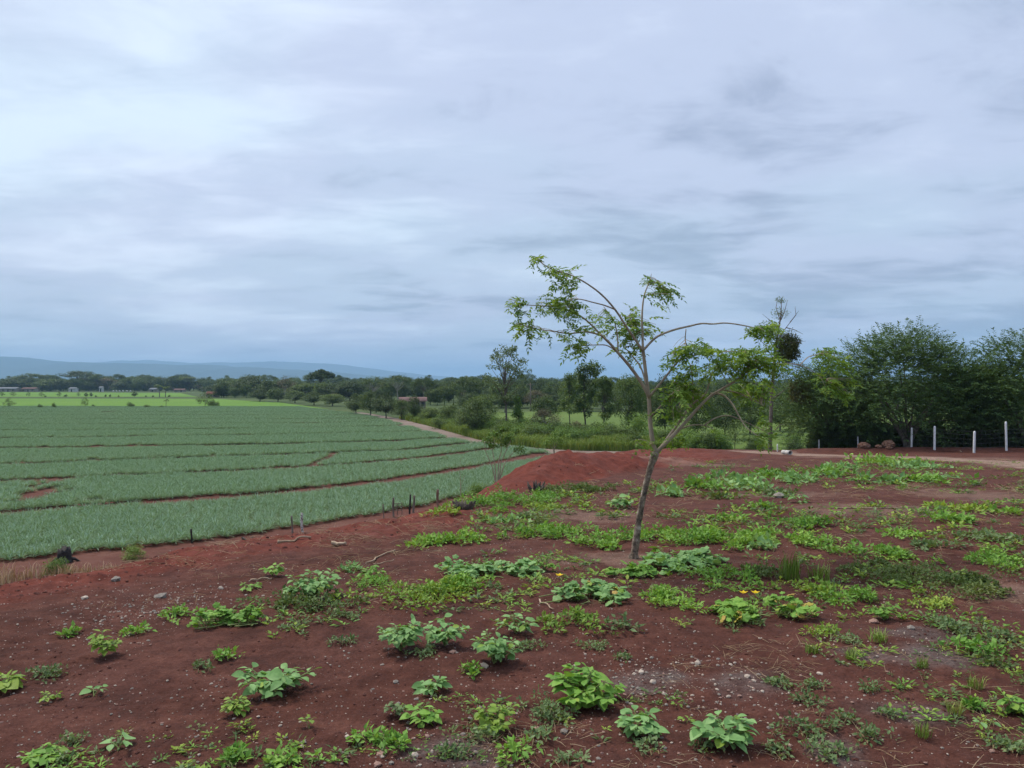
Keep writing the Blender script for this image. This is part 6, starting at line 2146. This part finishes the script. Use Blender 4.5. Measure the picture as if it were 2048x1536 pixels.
burnt_stump()
lumpy('rubber_scrap', 494, 1082, 32.6, .7, .22, 'black_rubber', 'flat black rubber scrap on the path right of the short black post', 'scrap', 32, 5)
hx, hy, hz_ = hit(1078, 985)
lumpy('root_clump', 1072, 985, hy, .4, .3, 'bark_dark', 'dead root stub among the weeds at the mound foot', 'stump', 33, 20)
hx, hy, hz_ = hit(930, 1018)
lumpy('root_clump', 928, 1018, hy - .1, .42, .16, 'bark_dark', 'brown clump of dead roots at the left tip of the red mound', 'stump', 34, 26)

# ---- dry grass along the bank foot and field path
n_ = 900
tt = rng.uniform(0, 1, n_) * 6
FE = np.array([(x_ + 2.9, y_ - 2.6) for x_, y_ in FIELD_EDGE_NEAR[1:8]])
gx, gy = np.interp(tt, range(7), FE[:, 0]) + rng.normal(0, .7, n_), np.interp(tt, range(7), FE[:, 1]) + rng.normal(0, .7, n_)
gz_ = np.maximum(terrain(gx, gy)[0], FIELD_Z)
ok = fbm(gx * .35, gy * .35, 2, 301) > -.05
gx, gy, gz_ = gx[ok], gy[ok], gz_[ok]
scatter('dry_grass', np.stack([gx, gy, gz_], -1), rng.uniform(0, 6.28, len(gx)), rng.uniform(.5, 1.2, len(gx)), rng.integers(0, 2, len(gx)),
        [grass_mesh(311, 24, .5, .25, 'straw', .012), grass_mesh(312, 18, .42, .25, 'straw', .012)], 'dry straw-coloured grass along the path beside the field')
for px_, py_, w_, h_, lb_ in [(130, 1132, 46, 24, 'ferny pale green bush at the foot of the bank below the burnt stump'), (280, 1102, 44, 20, 'ferny pale green bush beside the dry grass at the field edge'),
                              (955, 985, 40, 20, 'pale green bush between the reddish post and the mound')]:
    d = (EYE - FIELD_Z - .2) * F / (py_ - CY)
    tree('bus1', (px_ - CX) / F * d, d - .5, FIELD_Z, h_ * d / F * 1.5, w_ * d / F, lb_, name='bush', cat='bush')


# ---- utility pole
d = 188.0
up_ = bpy.data.objects.new('utility_pole', None)
COL.objects.link(up_)
up_.location = ((1061 - CX) / F * d, d, FIELD_Z)
tag(up_, 'thin grey utility pole standing in front of the wood behind the pasture', 'utility pole')
b = MB()
b.tube([(0, 0, -.3), (0, 0, 3.5), (0, 0, 6.9)], [.17, .14, .11], 8, cap=True)
link('pole', b.mesh('pole', M['old_wood']), up_)
b = MB()
b.tube([(-.7, 0, 6.5), (.7, 0, 6.5)], .06, 6, cap=True)
link('crossarm', b.mesh('crossarm', M['old_wood']), up_)


# ---- far houses and sheds
def house(px, base_d, wpx, wall_h, roof_h, depth, wall, roof, label, name='house', nwin=3, rz=0.0):
    d = base_d
    W = wpx * d / F
    o = bpy.data.objects.new(name, None)
    COL.objects.link(o)
    o.location = ((px - CX) / F * d, d, FIELD_Z)
    o.rotation_euler = (0, 0, rz)
    tag(o, label, 'building')
    hw, hd = W / 2, depth / 2
    b = MB()
    V = [(-hw, -hd, -.1), (hw, -hd, -.1), (hw, hd, -.1), (-hw, hd, -.1), (-hw, -hd, wall_h), (hw, -hd, wall_h), (hw, hd, wall_h), (-hw, hd, wall_h), (-hw, 0, wall_h + roof_h * .93), (hw, 0, wall_h + roof_h * .93)]
    b.add(V, [(0, 1, 5, 4), (2, 3, 7, 6)])
    b.f.append(np.array([(1, 2, 6, 9, 5), (3, 0, 4, 8, 7)]))
    link('wall', b.mesh('wall', M[wall], False), o)
    b = MB()
    ov = .5
    zl = wall_h - roof_h * ov / hd
    V = []
    for dz in (.03, .13):
        V += [(-hw - .4, -hd - ov, zl + dz), (hw + .4, -hd - ov, zl + dz), (hw + .4, 0, wall_h + roof_h + dz), (-hw - .4, 0, wall_h + roof_h + dz), (hw + .4, hd + ov, zl + dz), (-hw - .4, hd + ov, zl + dz)]
    b.add(V, [(0, 1, 2, 3), (3, 2, 4, 5), (6, 7, 8, 9), (9, 8, 10, 11), (0, 1, 7, 6), (4, 5, 11, 10), (1, 2, 8, 7), (2, 4, 10, 8), (0, 3, 9, 6), (3, 5, 11, 9)])
    link('roof', b.mesh('roof', M[roof], False), o)
    for k in range(nwin):
        b = MB()
        cx_ = -hw + W * (k + .5) / nwin
        ww, z0_, z1_ = min(.6, W / nwin * .3), (0.0 if k == nwin // 2 else wall_h * .38), wall_h * .8
        y_ = -hd - .02
        b.add([(cx_ - ww, y_, z0_), (cx_ + ww, y_, z0_), (cx_ + ww, y_, z1_), (cx_ - ww, y_, z1_), (cx_ - ww, y_ + .1, z0_), (cx_ + ww, y_ + .1, z0_), (cx_ + ww, y_ + .1, z1_), (cx_ - ww, y_ + .1, z1_)],
              [(0, 1, 2, 3), (0, 4, 5, 1), (1, 5, 6, 2), (2, 6, 7, 3), (3, 7, 4, 0)])
        link('door' if k == nwin // 2 else 'window', b.mesh('opening', M['window'], False), o)
    return o


house(426, 385, 20, 1.7, 1.0, 5, 'wall_pale', 'roof_red', 'small house with a bright red roof at the right end of the meadow', nwin=3)
house(826, 205, 50, 2.2, .8, 5, 'wall_pale', 'roof_rust', 'long barn with a dull red roof among the hedge trees', nwin=5, rz=.1)
house(17, 655, 40, 2.6, 1.2, 8, 'wall_pale', 'roof_pale', 'long pale-roofed shed at the left end of the far tree line', nwin=4)
house(61, 660, 26, 2.4, 1.2, 7, 'wall_pale', 'roof_rust', 'rusty-roofed house right of the long pale shed', nwin=3)
house(147, 665, 12, 2.6, 1.0, 6, 'wall_white', 'roof_pale', 'small shed under the tallest far tree', nwin=1)
house(203, 650, 6, 3.6, .8, 3, 'wall_white', 'roof_pale', 'narrow white hut in front of the far tree line', nwin=1)
house(308, 655, 12, 2.2, 1.0, 6, 'wall_pale', 'roof_pale', 'pale roof showing left of the palms', nwin=1)
house(360, 640, 20, 1.6, 1.0, 5, 'wall_pale', 'roof_rust', 'low rusty roof right of the palms', nwin=2)
house(565, 380, 9, 2.2, .9, 4, 'wall_white', 'roof_pale', 'tiny white hut in the wood right of the meadow', nwin=1)
for k, px_ in enumerate([227, 233, 239, 246, 254, 261]):
    b = MB()
    dd_ = 640
    b.tube([(0, 0, -.1), (0, 0, .9), (0, 0, 1.2), (0, 0, 1.35)], [.55, .6, .5, .15], 10, cap=True)
    o = link('white_tank', b.mesh('white_tank', M['wall_white']), None, ((px_ - CX) / F * dd_, dd_, FIELD_Z))
    tag(o, ORD[k] + ' small white tank from the left at the foot of the far tree line', 'tank', 'row of small white tanks')

# ---- dark scrub under the fence trees, one tangled mass
n_ = 260
pp, dd = rng.uniform(1640, 2200, n_), rng.uniform(50.5, 54, n_)
X, Y = (pp - CX) / F * dd, dd
scatter('fence_scrub', np.stack([X, Y, terrain(X, Y)[0]], -1), rng.uniform(0, 6.28, n_), rng.uniform(.35, .75, n_), rng.integers(0, 2, n_), [PT['scrub'][1], PT['bus0'][1]],
        'tangled dark scrub below the trees behind the white posts')
